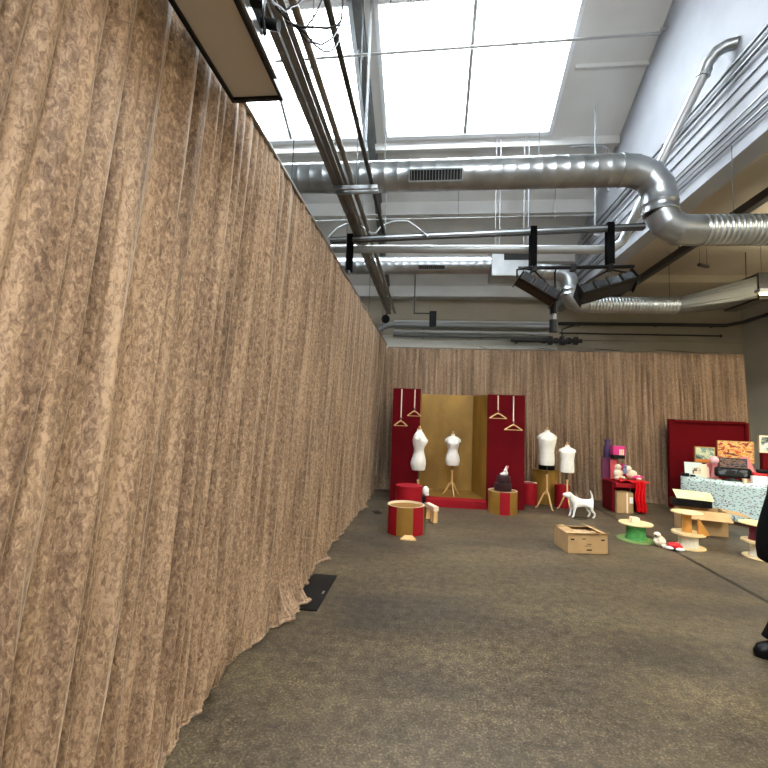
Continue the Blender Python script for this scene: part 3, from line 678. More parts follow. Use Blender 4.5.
lb(MB().box(-.20-bx, -.17-bx, .08, 1.16, 0, 2.24), 'inner_wall', GOLDB)
lb(MB().box(-.17-bx, 1.12-bx, -.12, 1.14, 0, .13), 'platform', GOLD)
lb(MB().box(-.17-bx, 1.12-bx, -.15, -.12, 0, .13), 'platform_front', RED)
lb(MB().box(-.17-bx, 1.12-bx, -.12, .18, .13, .134), 'platform_carpet', RED)
# coat hangers
def hanger(x, zc, ztop, w, label):
    t = thing('coat_hanger', label, 'coat hanger', (x, 8.44, zc), 0, 'wooden hangers on the red booth panels')
    pts = []
    for i in range(9):
        q = -1+i/4; pts.append((q*w/2, 0, .0+.10*(1-abs(q)**1.2)))
    MB().tube(pts, [.010]*4+[.013]+[.010]*4, 8, flat=1.2).build('shoulders', WOOD, t)
    MB().tube([(-w/2+.01, 0, .002), (w/2-.01, 0, .002)], .006, 8).build('trouser_bar', WOOD, t)
    MB().tube([(0, 0, .10), (0, 0, .13), (.018, 0, .15), (0, 0, .168), (-.012, 0, .155)], .004, 6).build('hook', GALV, t)
    MB().tube([(0, 0, .165), (0, .03, ztop-zc)], .011, 6).build('cord', CREAM, t)
hanger(-.545, 1.50, 2.22, .26, 'wooden hanger hung lowest on the left red booth panel')
hanger(-.285, 1.70, 2.22, .27, 'wooden hanger hung higher on the left red panel, nearest the gold recess')
hanger(1.315, 1.71, 2.15, .32, 'wooden hanger hung higher on the right red panel, nearest the gold recess')
hanger(1.605, 1.50, 2.15, .33, 'wooden hanger hung lowest on the right red booth panel')

# ------------------------------------------------------------------ mannequins
def mannequin(label, loc, rz, z0, z1, w, kind, legtop, feet=.19, sz=1.0):
    """torso from z0 (hem) to z1 (neck top); local +y is the back, -y the front"""
    t = thing('dress_form', label, 'mannequin', loc, rz, 'white dress forms on wooden stands')
    H_ = z1-z0
    if kind == 'female': prof = [(0, .84, .66), (.04, .92, .72), (.16, 1.0, .78), (.28, .93, .72), (.42, .70, .56), (.50, .66, .53), (.62, .80, .66), (.72, .90, .72), (.80, .90, .64), (.86, .90, .54), (.90, .70, .44), (.935, .34, .34), (.96, .25, .27), (1.0, .24, .26)]
    elif kind == 'male': prof = [(0, .80, .58), (.05, .84, .62), (.2, .84, .64), (.35, .80, .60), (.45, .82, .60), (.62, .94, .68), (.74, 1.0, .70), (.83, 1.0, .60), (.88, .82, .50), (.92, .50, .40), (.95, .29, .32), (1.0, .27, .30)]
    else: prof = [(0, .86, .70), (.06, .90, .74), (.25, .88, .74), (.45, .84, .68), (.62, .92, .70), (.76, 1.0, .68), (.84, .96, .58), (.89, .72, .46), (.93, .36, .36), (.96, .28, .30), (1.0, .27, .29)]
    rings = []
    for a, rx, ry in prof: rings.append((z0+a*H_, 0, 0, rx*w/2, ry*w/2))
    fine = []
    for (a, b) in zip(rings, rings[1:]):
        for k in range(3): fine.append(tuple(a[i]+(b[i]-a[i])*k/3 for i in range(5)))
    fine.append(rings[-1])
    def fn(v, a):
        x, y, z = v; q = (z-z0)/H_
        if kind == 'female' and y < 0:
            for s in (-1, 1): y -= .13*w*math.exp(-((q-.70)/.09)**2-((x-s*.22*w)/(.18*w))**2)
        if kind == 'female' and y > 0: y += .05*w*math.exp(-((q-.14)/.10)**2)
        if kind != 'female' and y < 0: y -= .05*w*math.exp(-((q-.70)/.12)**2)
        return (x, y, z)
    MB().loft(fine, 32, True, 0, 2.2, None, fn).build('torso', CLOTHW, t)
    MB().cyl(0, 0, z1, z1+.012, .135*w, 20).build('neck_cap', WOOD, t)
    MB().loft([(z1+.012, 0, 0, .012, .012), (z1+.025, 0, 0, .012, .012), (z1+.035, 0, 0, .022, .022), (z1+.05, 0, 0, .022, .022), (z1+.058, 0, 0, .010, .010)], 12).build('knob', WOOD, t)
    for s in (-1, 1):
        M = Matrix.Translation((s*w*.47, 0, z0+.79*H_)) @ Matrix.Rotation(s*1.35, 4, 'Y')
        MB().loft([(-.012, 0, 0, .12*w, .16*w), (.018*sz, 0, 0, .11*w, .15*w)], 20, M=M).build('arm_cap', CLOTHW, t)
    MB().tube([(0, 0, legtop-.02), (0, 0, z0+.03)], .009, 8).build('pole', DARKST, t)
    MB().loft([(legtop*.42, 0, 0, .016, .016), (legtop*.5, 0, 0, .021, .021), (legtop*.92, 0, 0, .018, .018), (legtop*.96, 0, 0, .024, .024), (legtop, 0, 0, .022, .022)], 14).build('column', WOOD, t)
    for k in range(3):
        a = 2*PI*k/3+PI/6+.2; d = Vector((math.cos(a), math.sin(a), 0)); zz = legtop*.5
        MB().tube([d*.012+Vector((0, 0, zz)), d*feet*.30+Vector((0, 0, zz*.86)), d*feet*.62+Vector((0, 0, zz*.42)), d*feet*.88+Vector((0, 0, .03)), d*feet*1.05+Vector((0, 0, .014))], [.016, .017, .015, .013, .013], 10).build('leg', WOOD, t)
    return t
mannequin('white female dress form seen side on before the left red panel', (-.165, 8.02, 0), math.radians(82), .72, 1.46, .34, 'female', .54)
mannequin('small white female dress form standing inside the gold recess', (.50, 8.95, .13), 0, .60, 1.23, .30, 'female', .50)
mannequin('larger white male dress form right of the booth, in front of the gold drum', (2.31, 8.75, 0), .12, .84, 1.52, .335, 'male', .66, .20)
mannequin('smaller white dress form right of the booth, beside the dog', (2.69, 8.75, 0), -.1, .72, 1.24, .285, 'child', .58, .17)

# ------------------------------------------------------------------ drums and boxes around the booth
def drum(name, label, x, y, r, h, stripes, rim=True, top=None, z=0, dish=.05):
    """stripes: list of (angle0, angle1, material) seen from above, degrees; hollow top with cream rim"""
    t = thing(name, label, 'drum pedestal', (x, y, z), 0, 'round red and gold display drums')
    n = 72
    mats = [s[2] for s in stripes]
    m = MB()
    for j in range(n):
        a0, a1 = 2*PI*j/n, 2*PI*(j+1)/n; deg = math.degrees((a0+a1)/2) % 360; mi = 0
        for i, (p, q, _) in enumerate(stripes):
            if p <= deg < q: mi = i
        c = [(r*math.cos(a), r*math.sin(a)) for a in (a0, a1)]
        m.add([(c[0][0], c[0][1], 0), (c[1][0], c[1][1], 0), (c[1][0], c[1][1], h), (c[0][0], c[0][1], h)], [(0, 1, 2, 3)], True, mi)
    m.build('shell', mats, t)
    if rim:
        i = r-.02
        m = MB(); ring = lambda rr, z_: [(rr*math.cos(2*PI*j/n), rr*math.sin(2*PI*j/n), z_) for j in range(n)]
        m.add(ring(r, h)+ring(i, h), [(j, (j+1) % n, (j+1) % n+n, j+n) for j in range(n)])
        m.add(ring(i, h)+ring(i, h-dish), [(j, (j+1) % n, (j+1) % n+n, j+n) for j in range(n)], True)
        m.build('rim', CREAM, t)
        MB().cyl(0, 0, h-dish-.01, h-dish, i, 48).build('top', top or GOLD, t)
    else:
        MB().cyl(0, 0, h-.012, h+.004, r+.003, 64).build('top', top or RED, t)
    return t
S3 = lambda a, b: [(0, a, RED), (a, b, GOLD), (b, 361, RED)]
drum('display_drum', 'hollow gold and red striped drum nearest the camera by the long curtain', -.30, 6.47, .275, .40, [(0, 205, GOLD), (205, 243, RED), (243, 297, GOLD), (297, 338, RED), (338, 361, GOLD)], dish=.03)
drum('display_drum', 'plain red drum behind the striped one in front of the left panel', -.29, 7.12, .215, .57, [(0, 361, RED)], False, RED)
drum('display_drum', 'gold drum with one red stripe in front of the right red panel', 1.385, 8.21, .262, .40, [(0, 250, GOLD), (250, 288, RED), (288, 361, GOLD)], top=GOLD, dish=.012)
drum('display_drum', 'tall gold drum behind the larger male dress form', 2.46, 9.44, .26, .68, [(0, 361, GOLD)], False, GOLD)
drum('display_drum', 'red drum left of the tall gold drum behind the dress forms', 2.07, 9.18, .155, .43, [(0, 361, RED)], top=RED, dish=.012)
drum('display_drum', 'red drum right of the tall gold drum behind the dog', 2.69, 9.05, .14, .43, [(0, 361, RED)], False, RED)
def lathe_thing(name, label, cat, loc, prof, mt, part='body', group=None):
    t = thing(name, label, cat, loc, 0, group); MB().loft([(z, 0, 0, r, r) for r, z in prof], 32).build(part, mt, t); return t
t = lathe_thing('hat_box', 'lower dark red velvet hat box on the striped drum', 'hat box', (1.385, 8.2, .405), [(.15, 0), (.155, .01), (.155, .12), (.15, .13)], HATM)
t = lathe_thing('hat_box', 'upper smaller dark red hat box under the white rabbit', 'hat box', (1.395, 8.2, .535), [(.115, 0), (.12, .01), (.125, .12), (.115, .13)], HATM)
t = lathe_thing('hat_box', 'flat black hat box on top of the tall gold drum', 'hat box', (2.48, 9.42, .684), [(.15, 0), (.16, .01), (.16, .10), (.15, .11)], BLACKF)
t = thing('rabbit_figure', 'small white rabbit figure with a pink ear on the dark hat boxes', 'figurine', (1.42, 8.17, .665))
m = MB(); m.blob((0, 0, .05), (.05, .04, .05)); m.blob((-.05, -.02, .035), (.05, .03, .025)); m.blob((.0, -.02, .105), (.033, .03, .03)); m.build('body', GLOSSW, t)
for dx in (-.01, .02): MB().tube([(dx, -.015, .125), (dx+.02, -.01, .16), (dx+.035, -.01, .19)], [.010, .013, .005], 8).build('ear', GLOSSW if dx < 0 else SOFTP, t)
t = thing('wood_offcut', 'small pale wooden wedge lying before the striped drum', 'wood block', (-.235, 6.08, 0))
MB().hexa([(-.11, -.05, 0), (.11, -.05, 0), (.05, .09, 0), (-.06, .09, 0), (-.11, -.05, .02), (.11, -.05, .02), (.05, .09, .035), (-.06, .09, .035)]).build('block', WOOD, t, bevel=.003)
t = thing('low_bench', 'small wooden trestle with a white top beside the red drum', 'bench', (.10, 7.2, 0))
M = Matrix.Rotation(-1.15, 4, 'Z')
MB().box(-.22, .14, -.045, .045, .19, .26, M=M).build('top', CREAM, t, bevel=.004)
for x in (-.18, .02, .10): MB().box(x-.02, x+.02, -.035, .035, 0, .19, M=M).build('leg', WOOD, t)
t = thing('black_case', 'black upright case between the red drum and the white trestle', 'case', (-.06, 7.47, 0))
MB().box(-.09, .05, -.08, .1, 0, .36).build('body', BLACK, t, bevel=.01); MB().tube([(-.05, 0, .36), (-.04, 0, .40), (.0, 0, .40), (.01, 0, .36)], .008, 6).build('handle', BLACK, t)
t = thing('paper_bag', 'crumpled white bag on top of the black upright case', 'bag', (-.02, 7.40, .37))
MB().blob((0, 0, .08), (.055, .05, .08)).build('body', GLOSSW, t); MB().blob((.02, 0, .02), (.04, .03, .02)).build('fold', GLOSSW, t)
t = thing('paper_sheet', 'small grey paper sheet on the floor by the long curtain', 'paper', (-.86, 7.62, 0))
MB().box(-.06, .06, -.12, .12, 0.001, .006, M=Matrix.Rotation(.4, 4, 'Z')).build('sheet', GLASSD, t)

# floor plate by the curtain
t = thing('floor_plate', 'black rectangular floor plate half under the hem of the long curtain', 'floor plate', (-1.0, 4.16, 0))
MB().box(-.16, .09, -.42, .40, 0, .012).build('plate', RUBBER, t, bevel=.003)
MB().box(.045, .065, -.08, -.02, .012, .014).build('badge', GALV, t)

# ------------------------------------------------------------------ figures grown from a skeleton
def skin_fig(name, nodes, edges, mt, parent=None, root=0, sub=2, loc=None):
    me = bpy.data.meshes.new(name); me.from_pydata([n[:3] for n in nodes], edges, []); me.materials.append(mt)
    o = bpy.data.objects.new(name, me); COL.objects.link(o)
    if parent: o.parent = parent
    if loc: o.location = loc
    md = o.modifiers.new('skin', 'SKIN'); md.use_smooth_shade = True
    sv = me.skin_vertices[0].data
    for i, n in enumerate(nodes):
        r = n[3]; sv[i].radius = (r, r) if not hasattr(r, '__len__') else r; sv[i].use_root = (i == root)
    ss = o.modifiers.new('sub', 'SUBSURF'); ss.levels = sub; ss.render_levels = sub
    return o
dog = thing('dog_mannequin', 'glossy white beagle mannequin standing with its tail raised', 'dog mannequin', (2.72, 8.12, 0), .06)
dn = [(.16, 0, .28, .066), (.04, 0, .265, .062), (-.09, 0, .28, .075), (-.145, 0, .35, .05), (-.20, 0, .415, .056), (-.262, 0, .397, .036), (-.305, 0, .388, .031),   # 0-6 hip..nose
      (.215, 0, .33, .022), (.205, 0, .41, .017), (.175, 0, .49, .010)]                                                                # 7-9 tail
de = [(0, 1), (1, 2), (2, 3), (3, 4), (4, 5), (5, 6), (0, 7), (7, 8), (8, 9)]
for s in (-1, 1):
    k = len(dn); fx = -.01*s
    dn += [(-.115+fx, s*.05, .20, .030), (-.135+fx, s*.052, .11, .020), (-.145+fx, s*.052, .035, .018), (-.175+fx, s*.052, .018, .018)]; de += [(2, k), (k, k+1), (k+1, k+2), (k+2, k+3)]
    k = len(dn)
    dn += [(.165+fx, s*.052, .20, .040), (.155+fx*2, s*.056, .15, .026), (.215+fx*2, s*.056, .095, .017), (.20+fx*2, s*.056, .03, .017), (.17+fx*2, s*.056, .018, .018)]; de += [(0, k), (k, k+1), (k+1, k+2), (k+2, k+3), (k+3, k+4)]
    k = len(dn)
    dn += [(-.185, s*.052, .435, .016), (-.175, s*.066, .39, .022), (-.185, s*.066, .345, .014)]; de += [(4, k), (k, k+1), (k+1, k+2)]
skin_fig('body', dn, de, GLOSSW, dog)
for s in (-1, 1): MB().blob((-.243, s*.036, .432), .007).build('eye', BLACK, dog)
MB().blob((-.333, 0, .405), (.009, .012, .009)).build('nose', BLACK, dog)
t = thing('cable_coil', 'thin dark cable loop on the floor under the white dog', 'cable', (2.70, 8.05, 0))
MB().tube([(.12*math.cos(a*.35)*(1+.15*math.sin(a)), .08*math.sin(a*.35), .006) for a in range(0, 20)], .005, 6).build('cable', BLACK, t)

# ------------------------------------------------------------------ cardboard box in the middle of the floor
def carton(label, loc, rz, w, d, h, flaps, th=.006, marks=True):
    t = thing('cardboard_box', label, 'cardboard box', loc, rz)
    m = MB(); m.box(-w/2, w/2, -d/2, d/2, 0, th); m.box(-w/2, w/2, -d/2, -d/2+th, 0, h); m.box(-w/2, w/2, d/2-th, d/2, 0, h)
    m.box(-w/2, -w/2+th, -d/2, d/2, 0, h); m.box(w/2-th, w/2, -d/2, d/2, 0, h); m.build('body', CARD, t)
    for side, ang, ln in flaps:
        a = math.radians(ang)
        f = MB()
        if side in 'fb':
            s = -1 if side == 'f' else 1; M = Matrix.Translation((0, s*(d/2), h)) @ Matrix.Rotation(-s*a if s > 0 else a, 4, 'X')
            f.box(-w/2, w/2, min(0, s*ln), max(0, s*ln), 0, th, M=Matrix.Translation((0, s*d/2, h)) @ Matrix.Rotation(s*a, 4, 'X'))
        else:
            s = -1 if side == 'l' else 1
            f.box(min(0, s*ln), max(0, s*ln), -d/2, d/2, 0, th, M=Matrix.Translation((s*w/2, 0, h)) @ Matrix.Rotation(-s*a, 4, 'Y'))
        f.build('flap', CARD, t)
    if marks:
        m = MB()
        for (x, z, a, b) in ((-.05, .20, .05, .012), (.02, .13, .06, .008), (.0, .105, .08, .006), (.02, .05, .07, .016), (-.2, .19, .05, .02), (.2, .19, .05, .02)):
            if abs(x)+a < w and z < h: m.box(x-a/2, x+a/2, -d/2-.0012, -d/2-.0004, z*h/.27-b/2, z*h/.27+b/2)
        m.build('printed_mark', INKD, t)
    return t
t = carton('open brown cardboard box standing alone in the middle of the floor', (2.07, 6.18, 0), .13, .53, .42, .25, [('f', 20, .05), ('b', 168, .12), ('l', 172, .13), ('r', 165, .14)])
MB().box(-.25, .25, -.18, .18, .20, .215).build('packing_paper', CREAM, t)
MB().box(-.16, .22, -.19, -.13, .262, .268, M=Matrix.Rotation(.08, 4, 'Z')).build('loose_flap', CARD, t)

# ------------------------------------------------------------------ cable spools
def spool(label, loc, r0, r1, h, core, core_mt, tk=.014, flange=PLY, bottom=None):
    t = thing('cable_spool', label, 'cable spool', loc, 0)
    MB().cyl(0, 0, 0, tk, r0, 48).build('bottom_disc', bottom or flange, t, bevel=.002)
    MB().loft([(tk, 0, 0, core*1.12, core*1.12), (h*.3, 0, 0, core*.98, core*.98), (h*.7, 0, 0, core*.98, core*.98), (h-tk, 0, 0, core*1.15, core*1.15)], 32).build('core', core_mt, t)
    MB().cyl(0, 0, h-tk, h, r1, 48).build('top_disc', flange, t, bevel=.002); return t
spool('wooden spool wound with green twine, carrying a small white block', (3.08, 6.84, 0), .25, .225, .245, .13, GREENT, bottom=mat('green_disc', '7d9a5a', .6))
t = thing('small_block', 'small white block on top of the green spool', 'block', (3.07, 6.86, .245)); MB().box(-.055, .055, -.05, .05, 0, .075).build('body', CREAM, t, bevel=.004)
spool('lower spool with a white thread core under the bare wooden spool', (3.67, 6.60, 0), .205, .205, .20, .12, PALECORE)
spool('bare wooden spool with an orange core stacked on the white thread spool', (3.655, 6.60, .20), .19, .195, .29, .055, ORANGEW)
t = thing('wedge_bracket', 'triangular wooden brace leaning on the lower spool top', 'wooden brace', (3.74, 6.5, .20))
MB().hexa([(0, -.015, 0), (.15, -.015, 0), (.15, .015, 0), (0, .015, 0), (0, -.015, .22), (.012, -.015, .22), (.012, .015, .22), (0, .015, .22)]).build('block', ORANGEW, t)
spool('lower white spool beside the person at the right', (4.43, 6.32, 0), .215, .225, .21, .13, PALECORE)
spool('spool with a burgundy core stacked on the white spool by the person', (4.39, 6.32, .21), .19, .21, .235, .10, BURG)

# soft toys on the floor between the spools
def toy(label, loc, parts, mt, name='plush_toy', k=1):
    t = thing(name, label, 'soft toy', loc); t.scale = (k, k, k)
    for nm, c, r, m2 in parts: MB().blob(c, r, n=18).build(nm, m2 or mt, t)
    return t
toy('cream plush toy slumped on the floor beside the green spool', (3.27, 6.56, 0), [('body', (0, 0, .09), (.10, .09, .09), None), ('head', (-.05, -.02, .20), (.06, .055, .05), None), ('leg', (.09, -.05, .03), (.06, .03, .03), None), ('leg', (.02, -.09, .03), (.035, .05, .03), None), ('nose', (-.09, -.06, .19), (.02, .018, .015), BLACK)], PLUSH, k=.8)
toy('red and white plush toy lying against the white thread spool', (3.385, 6.42, 0), [('body', (0, 0, .08), (.12, .08, .06), REDB), ('head', (.08, -.02, .06), (.06, .05, .045), REDB), ('leg', (-.09, -.03, .04), (.07, .05, .035), GLOSSW), ('leg', (.07, -.07, .03), (.08, .04, .03), GLOSSW)], PLUSH, k=.75)

# ------------------------------------------------------------------ throne with toys
before = set(COL.objects)
t = thing('red_throne', 'red and plum throne chair against the back curtain, heaped with toys', 'chair', (3.8, 9.05, 0))
MB().box(-.44, -.36, -.25, .30, 0, .60).build('side_panel', DRED, t, bevel=.01)
MB().box(-.43, .30, .24, .30, 0, .62).build('back_base', RED, t)
MB().box(-.46, -.02, .25, .32, .60, 1.07).build('backrest', PLUM, t, bevel=.02)
MB().box(-.36, .36, -.28, .24, .50, .60).build('seat', RED, t, bevel=.02)
MB().box(.34, .42, -.28, .30, 0, .60).build('side_panel', RED, t, bevel=.01)
t = thing('red_cloth', 'glossy red satin cloth spilling down the front of the throne', 'cloth', (3.93, 8.76, 0))
def cl(u, v):
    x = -.02+.26*u; z = .66-.62*v; return (x+.02*math.sin(9*v), -.03-.035*math.sin(u*19+2*v)-.03*v, z)
MB().grid(40, 24, cl).build('drape', SATIN, t, solid=.006)
def cl2(u, v):
    x = -.36+.74*u; y = .0+.35*v; return (x, y-.02, .625+.035*abs(math.sin(u*7+v*3))+.012*math.sin(11*u))
MB().grid(40, 14, cl2).build('seat_cover', SATIN, t, solid=.006)
toy('cream plush toy sitting on the left of the throne seat', (3.62, 9.0, .67), [('body', (0, 0, .10), (.10, .09, .11), None), ('head', (-.01, -.03, .24), (.07, .065, .06), None), ('arm', (.09, -.05, .13), (.06, .035, .03), None), ('leg', (-.08, -.11, .02), (.05, .07, .03), None), ('leg', (.06, -.11, .03), (.05, .07, .03), None)], PLUSH)
toy('cream plush toy leaning on the right of the throne seat', (3.98, 9.0, .67), [('body', (0, 0, .10), (.12, .09, .09), None), ('head', (-.08, -.02, .21), (.075, .065, .065), None), ('arm', (.11, -.04, .06), (.08, .04, .035), None), ('leg', (.10, -.11, .02), (.06, .06, .03), None)], PLUSH)
toy('small pink toy lying on the red satin at the throne edge', (4.08, 8.92, .67), [('body', (0, 0, .04), (.09, .06, .045), PINK), ('head', (.08, -.02, .05), (.04, .04, .035), PINK)], PINK)
toy('small grey and blue toy between the two cream plush toys', (3.76, 8.90, .78), [('body', (0, 0, .06), (.045, .04, .07), None), ('head', (0, -.01, .15), (.035, .035, .035), None)], mat('grey_blue_plush', '7d86a8', .9))
t = thing('pink_basket', 'bright pink box with white print and dark base atop the throne', 'box', (3.71, 9.2, 1.07))
MB().box(-.12, .14, -.1, .1, 0, .08).build('base', BLACK, t, bevel=.005); MB().box(-.14, .15, -.1, .1, .08, .27).build('body', PINK, t, bevel=.01)
m = MB()
for x in (.02, .06, .10): m.box(x-.014, x+.014, -.104, -.101, .08, .20)
m.build('print', CREAM, t)
t = thing('coral_board', 'coral pink board upright behind the plush toys on the throne', 'board', (3.60, 9.25, .62)); MB().box(-.06, .12, -.01, .01, 0, .42).build('panel', mat('coral', 'd9545c', .5), t)
t = thing('pink_cushion', 'magenta cushion behind the toys on the throne', 'cushion', (3.86, 9.22, .63)); MB().blob((0, 0, .17), (.14, .06, .17)).build('cover', mat('magenta_cloth', 'a81f5c', .8), t)
t = thing('plum_vase', 'tall plum coloured vase shape rising behind the throne', 'vase', (3.58, 9.48, 0))
MB().loft([(0, 0, 0, .08, .08), (.9, 0, 0, .07, .07), (1.1, 0, 0, .10, .08), (1.27, 0, 0, .09, .07), (1.36, 0, 0, .055, .05), (1.46, 0, 0, .075, .06)], 24).build('body', mat('grape', '4a3162', .5), t)
t = carton('closed brown cardboard box tucked under the throne seat', (3.66, 8.88, 0), 0, .38, .34, .42, [], marks=False)
MB().box(-.19, .19, -.17, .17, .414, .42).build('lid', CARD, t); MB().box(.10, .18, -.173, -.171, .20, .33).build('shipping_label', GLOSSW, t); MB().box(.03, .07, -.1725, -.171, 0, .42).build('tape', CREAM, t)

for o in [o for o in COL.objects if o not in before and o.parent is None]:
    kx, kz = .70, .93
    o.scale = (kx, .87, kz) if o['category'] in ('chair', 'cloth', 'board') else (.8, .8, kz) if o['category'] in ('box', 'cardboard box') else (.87, .87, .93)
    o.location = (3.855+kx*(o.location.x-3.8), 9.05+.87*(o.location.y-9.05), kz*o.location.z)
# ------------------------------------------------------------------ red backing booth at the right
t = thing('red_backdrop', 'plain deep red backdrop box standing behind the toy table', 'backdrop', (5.77, 9.7, 0))
MB().box(-.72, .78, .0, .04, 0, 1.80).build('back_panel', DRED, t)
MB().box(-.74, -.64, -.05, .04, 0, 1.83).build('side_panel', DRED, t); MB().box(.74, .80, -.05, .04, 0, 1.80).build('side_panel', DRED, t); MB().box(-.66, .74, -.05, .04, 1.77, 1.82).build('top_panel', DRED, t)

# ------------------------------------------------------------------ toy table, local frame: +x along the front, +y away from the camera
TA = math.atan2(-.76, .65)
TL = Vector((4.83, 8.9, 0)); TU = Vector((.65, -.76, 0)); TV = Vector((.76, .65, 0))
def tp(s, d, z=0): p = TL+TU*s+TV*d; return (p.x, p.y, z)
t = thing('toy_table', 'long table under a pale blue cloth with dark confetti dashes', 'table', tp(0, 0), TA)
def tb(mb, name, mt, bevel=0): return mb.build(name, mt, t, bevel)
LT, DT, HT = 2.0, .78, .735
tb(MB().box(.02, LT-.02, .02, DT-.02, HT-.04, HT), 'tabletop', PLY)
for (x, y) in ((.06, .06), (LT-.06, .06), (.06, DT-.06), (LT-.06, DT-.06)): MB().tube([(x, y, 0), (x, y, HT-.04)], .018, 10).build('leg', DARKST, t)
c = MB()
def tc_front(u, v): return (u*LT, -.004-.014*math.sin(u*23)*v, HT+.004-(HT-.05)*v)
c.grid(60, 10, tc_front); c.grid(10, 10, lambda u, v: (-.004+.01*math.sin(u*9)*v, u*DT, HT+.004-(HT-.05)*v)); c.add([(0, 0, HT+.004), (LT, 0, HT+.004), (LT, .16, HT+.004), (0, .16, HT+.004)], [(0, 1, 2, 3)])
o = c.build('tablecloth', CONF, None, solid=.003); o.location = tp(0, 0); o.rotation_euler = (0, 0, TA); tag(o, 'pale blue tablecloth printed with dark confetti dashes', 'tablecloth')
Z = HT+.008
def tit(name, label, cat, s, d, z=None, rz=0, group=None): return thing(name, label, cat, tp(s, d, Z if z is None else z), TA+rz+.55, group)
t = tit('photo_card', 'pale card with a small dark picture leaning at the table end', 'picture card', .19, .14)
M = Matrix.Rotation(-.25, 4, 'X'); MB().box(-.16, .12, 0, .008, 0, .27, M=M).build('board', mat('pale_mint', 'c9d8d2', .5), t); MB().box(-.04, .11, -.004, -.001, .05, .17, M=M).build('picture', print_mat('dark_photo', ['16171c', '3a2f28', 'c9b99a', 'e8dcc4'], 14, 7.7), t)
t = tit('photo_card', 'cream card leaning beside the pale card on the toy table', 'picture card', .33, .20); MB().box(-.06, .07, 0, .008, 0, .25, M=M).build('board', CREAM, t)
t = tit('toy_camera', 'small black camera lying at the left end of the toy table', 'camera', .10, .05); MB().box(-.10, .02, -.03, .03, 0, .06).build('body', BLACK, t, bevel=.006); MB().tube([(-.04, -.03, .03), (-.04, -.07, .03)], .022, 14).build('lens', BLACK, t); MB().box(.04, .12, -.03, .03, 0, .035).build('strap_pouch', BLACK, t, bevel=.01)
t = tit('gift_box', 'rose pink box standing under the house picture box', 'box', .40, .36); MB().box(-.10, .10, -.05, .06, 0, .26).build('body', mat('rose_card', 'b84a52', .6, col2='cf7d80', scale=12), t, bevel=.004)
t = tit('display_riser', 'dark red riser block hidden behind the cards on the table', 'riser', .25, .45); MB().box(-.16, .16, -.07, .07, 0, .26).build('body', DRED, t)
t = tit('picture_box', 'boxed toy with a grey green picture over an orange strip', 'boxed toy', .25, .42, Z+.26); MB().box(-.16, .16, -.04, .05, 0, .30).build('body', mat('mustard_card', 'b9954e', .6), t, bevel=.003)
MB().box(-.145, .145, -.044, -.041, .07, .285).build('picture', print_mat('house_print', ['41545c', '7f9a8c', 'c9cfae', 'e6dcae'], 9, 5), t); MB().box(-.145, .145, -.044, -.041, .015, .06).build('orange_strip', mat('orange_print', 'd9823a', .5), t)
t = tit('doll_head', 'round pale pink ball head on a pink body behind the black tray', 'doll', .47, .22); MB().loft([(0, 0, 0, .06, .06), (.2, 0, 0, .03, .03), (.27, 0, 0, .045, .045)], 18).build('body', SOFTP, t); MB().blob((0, 0, .34), .075, n=20).build('head', mat('doll_pink', 'e6b6bc', .4), t)
t = tit('display_riser', 'tall dark riser carrying the big picture board', 'riser', .68, .66); MB().box(-.2, .2, -.06, .06, 0, .30).build('body', DRED, t)
t = tit('picture_board', 'largest picture board in yellow and red at the back of the table', 'boxed game', .68, .62, Z+.30); MB().box(-.28, .27, -.02, .03, 0, .40).build('body', mat('ochre_card', 'c7a05a', .6), t)
MB().box(-.27, .26, -.024, -.021, .01, .39).build('picture', print_mat('carnival_print', ['4a3a2a', 'b5452f', 'e0c07a', 'd8a04c', 'c9583a', 'f0e0b0'], 8, 9, (1, 1, 1.6)), t)
t = tit('train_box', 'dark grey boxed train set standing in front of the big picture', 'boxed toy', .68, .44, Z+.18); MB().box(-.2, .2, -.03, .05, -.18, -.0).build('support', DRED, t); MB().box(-.21, .21, -.03, .05, 0, .21).build('body', mat('charcoal_card', '2d2e33', .5), t)
MB().box(-.2, .2, -.034, -.031, .015, .195).build('picture', print_mat('train_print', ['1c1d22', '4c5058', '8a6a5a', '2a2b30', 'b9a28c'], 9, 14, (1, 1, 2)), t)
t = tit('black_monitor', 'black oval screen device on a foot at the front of the toy table', 'monitor', .76, .17)
MB().loft([(.06, 0, 0, .24, .035), (.09, 0, 0, .27, .04), (.2, 0, 0, .27, .04), (.235, 0, 0, .24, .035)], 40, p=5).build('housing', BLACK, t)
MB().box(-.22, .2, -.045, -.041, .09, .205).build('screen', print_mat('grey_print', ['08090b', '15171b', '5c6268', '9aa0a4'], 8, 21, (1, 1, 2)), t)
MB().loft([(0, 0, 0, .17, .07), (.02, 0, 0, .16, .065), (.035, 0, 0, .05, .03), (.07, 0, 0, .04, .02)], 30).build('stand', BLACK, t)
t = tit('pink_board', 'salmon pink board leaning behind the black monitor', 'board', .90, .56); MB().hexa([(-.12, 0, 0), (.14, 0, 0), (.14, .012, 0), (-.12, .012, 0), (-.12, .05, .42), (-.0, .05, .42), (-.0, .062, .42), (-.12, .062, .42)]).build('panel', SOFTP, t)
t = tit('white_tray', 'flat white tray at the right part of the table', 'tray', 1.12, .20); MB().box(-.10, .12, -.08, .08, 0, .015).build('base', GLOSSW, t); MB().box(-.10, .12, -.09, -.08, 0, .05).build('front_lip', GLOSSW, t); MB().box(-.10, .12, -.05, .06, .015, .13).build('contents', GLOSSW, t)
t = tit('toy_car', 'small red toy car on the right half of the table', 'toy car', 1.10, .45); MB().box(-.14, .14, -.06, .06, .03, .17).build('body', REDB, t, bevel=.03); MB().box(-.08, .08, -.05, .05, .17, .23).build('cabin', BLACK, t, bevel=.02)
for x in (-.09, .09): MB().tube([(x, -.065, .035), (x, -.04, .035)], .035, 16).build('wheel', BLACK, t)
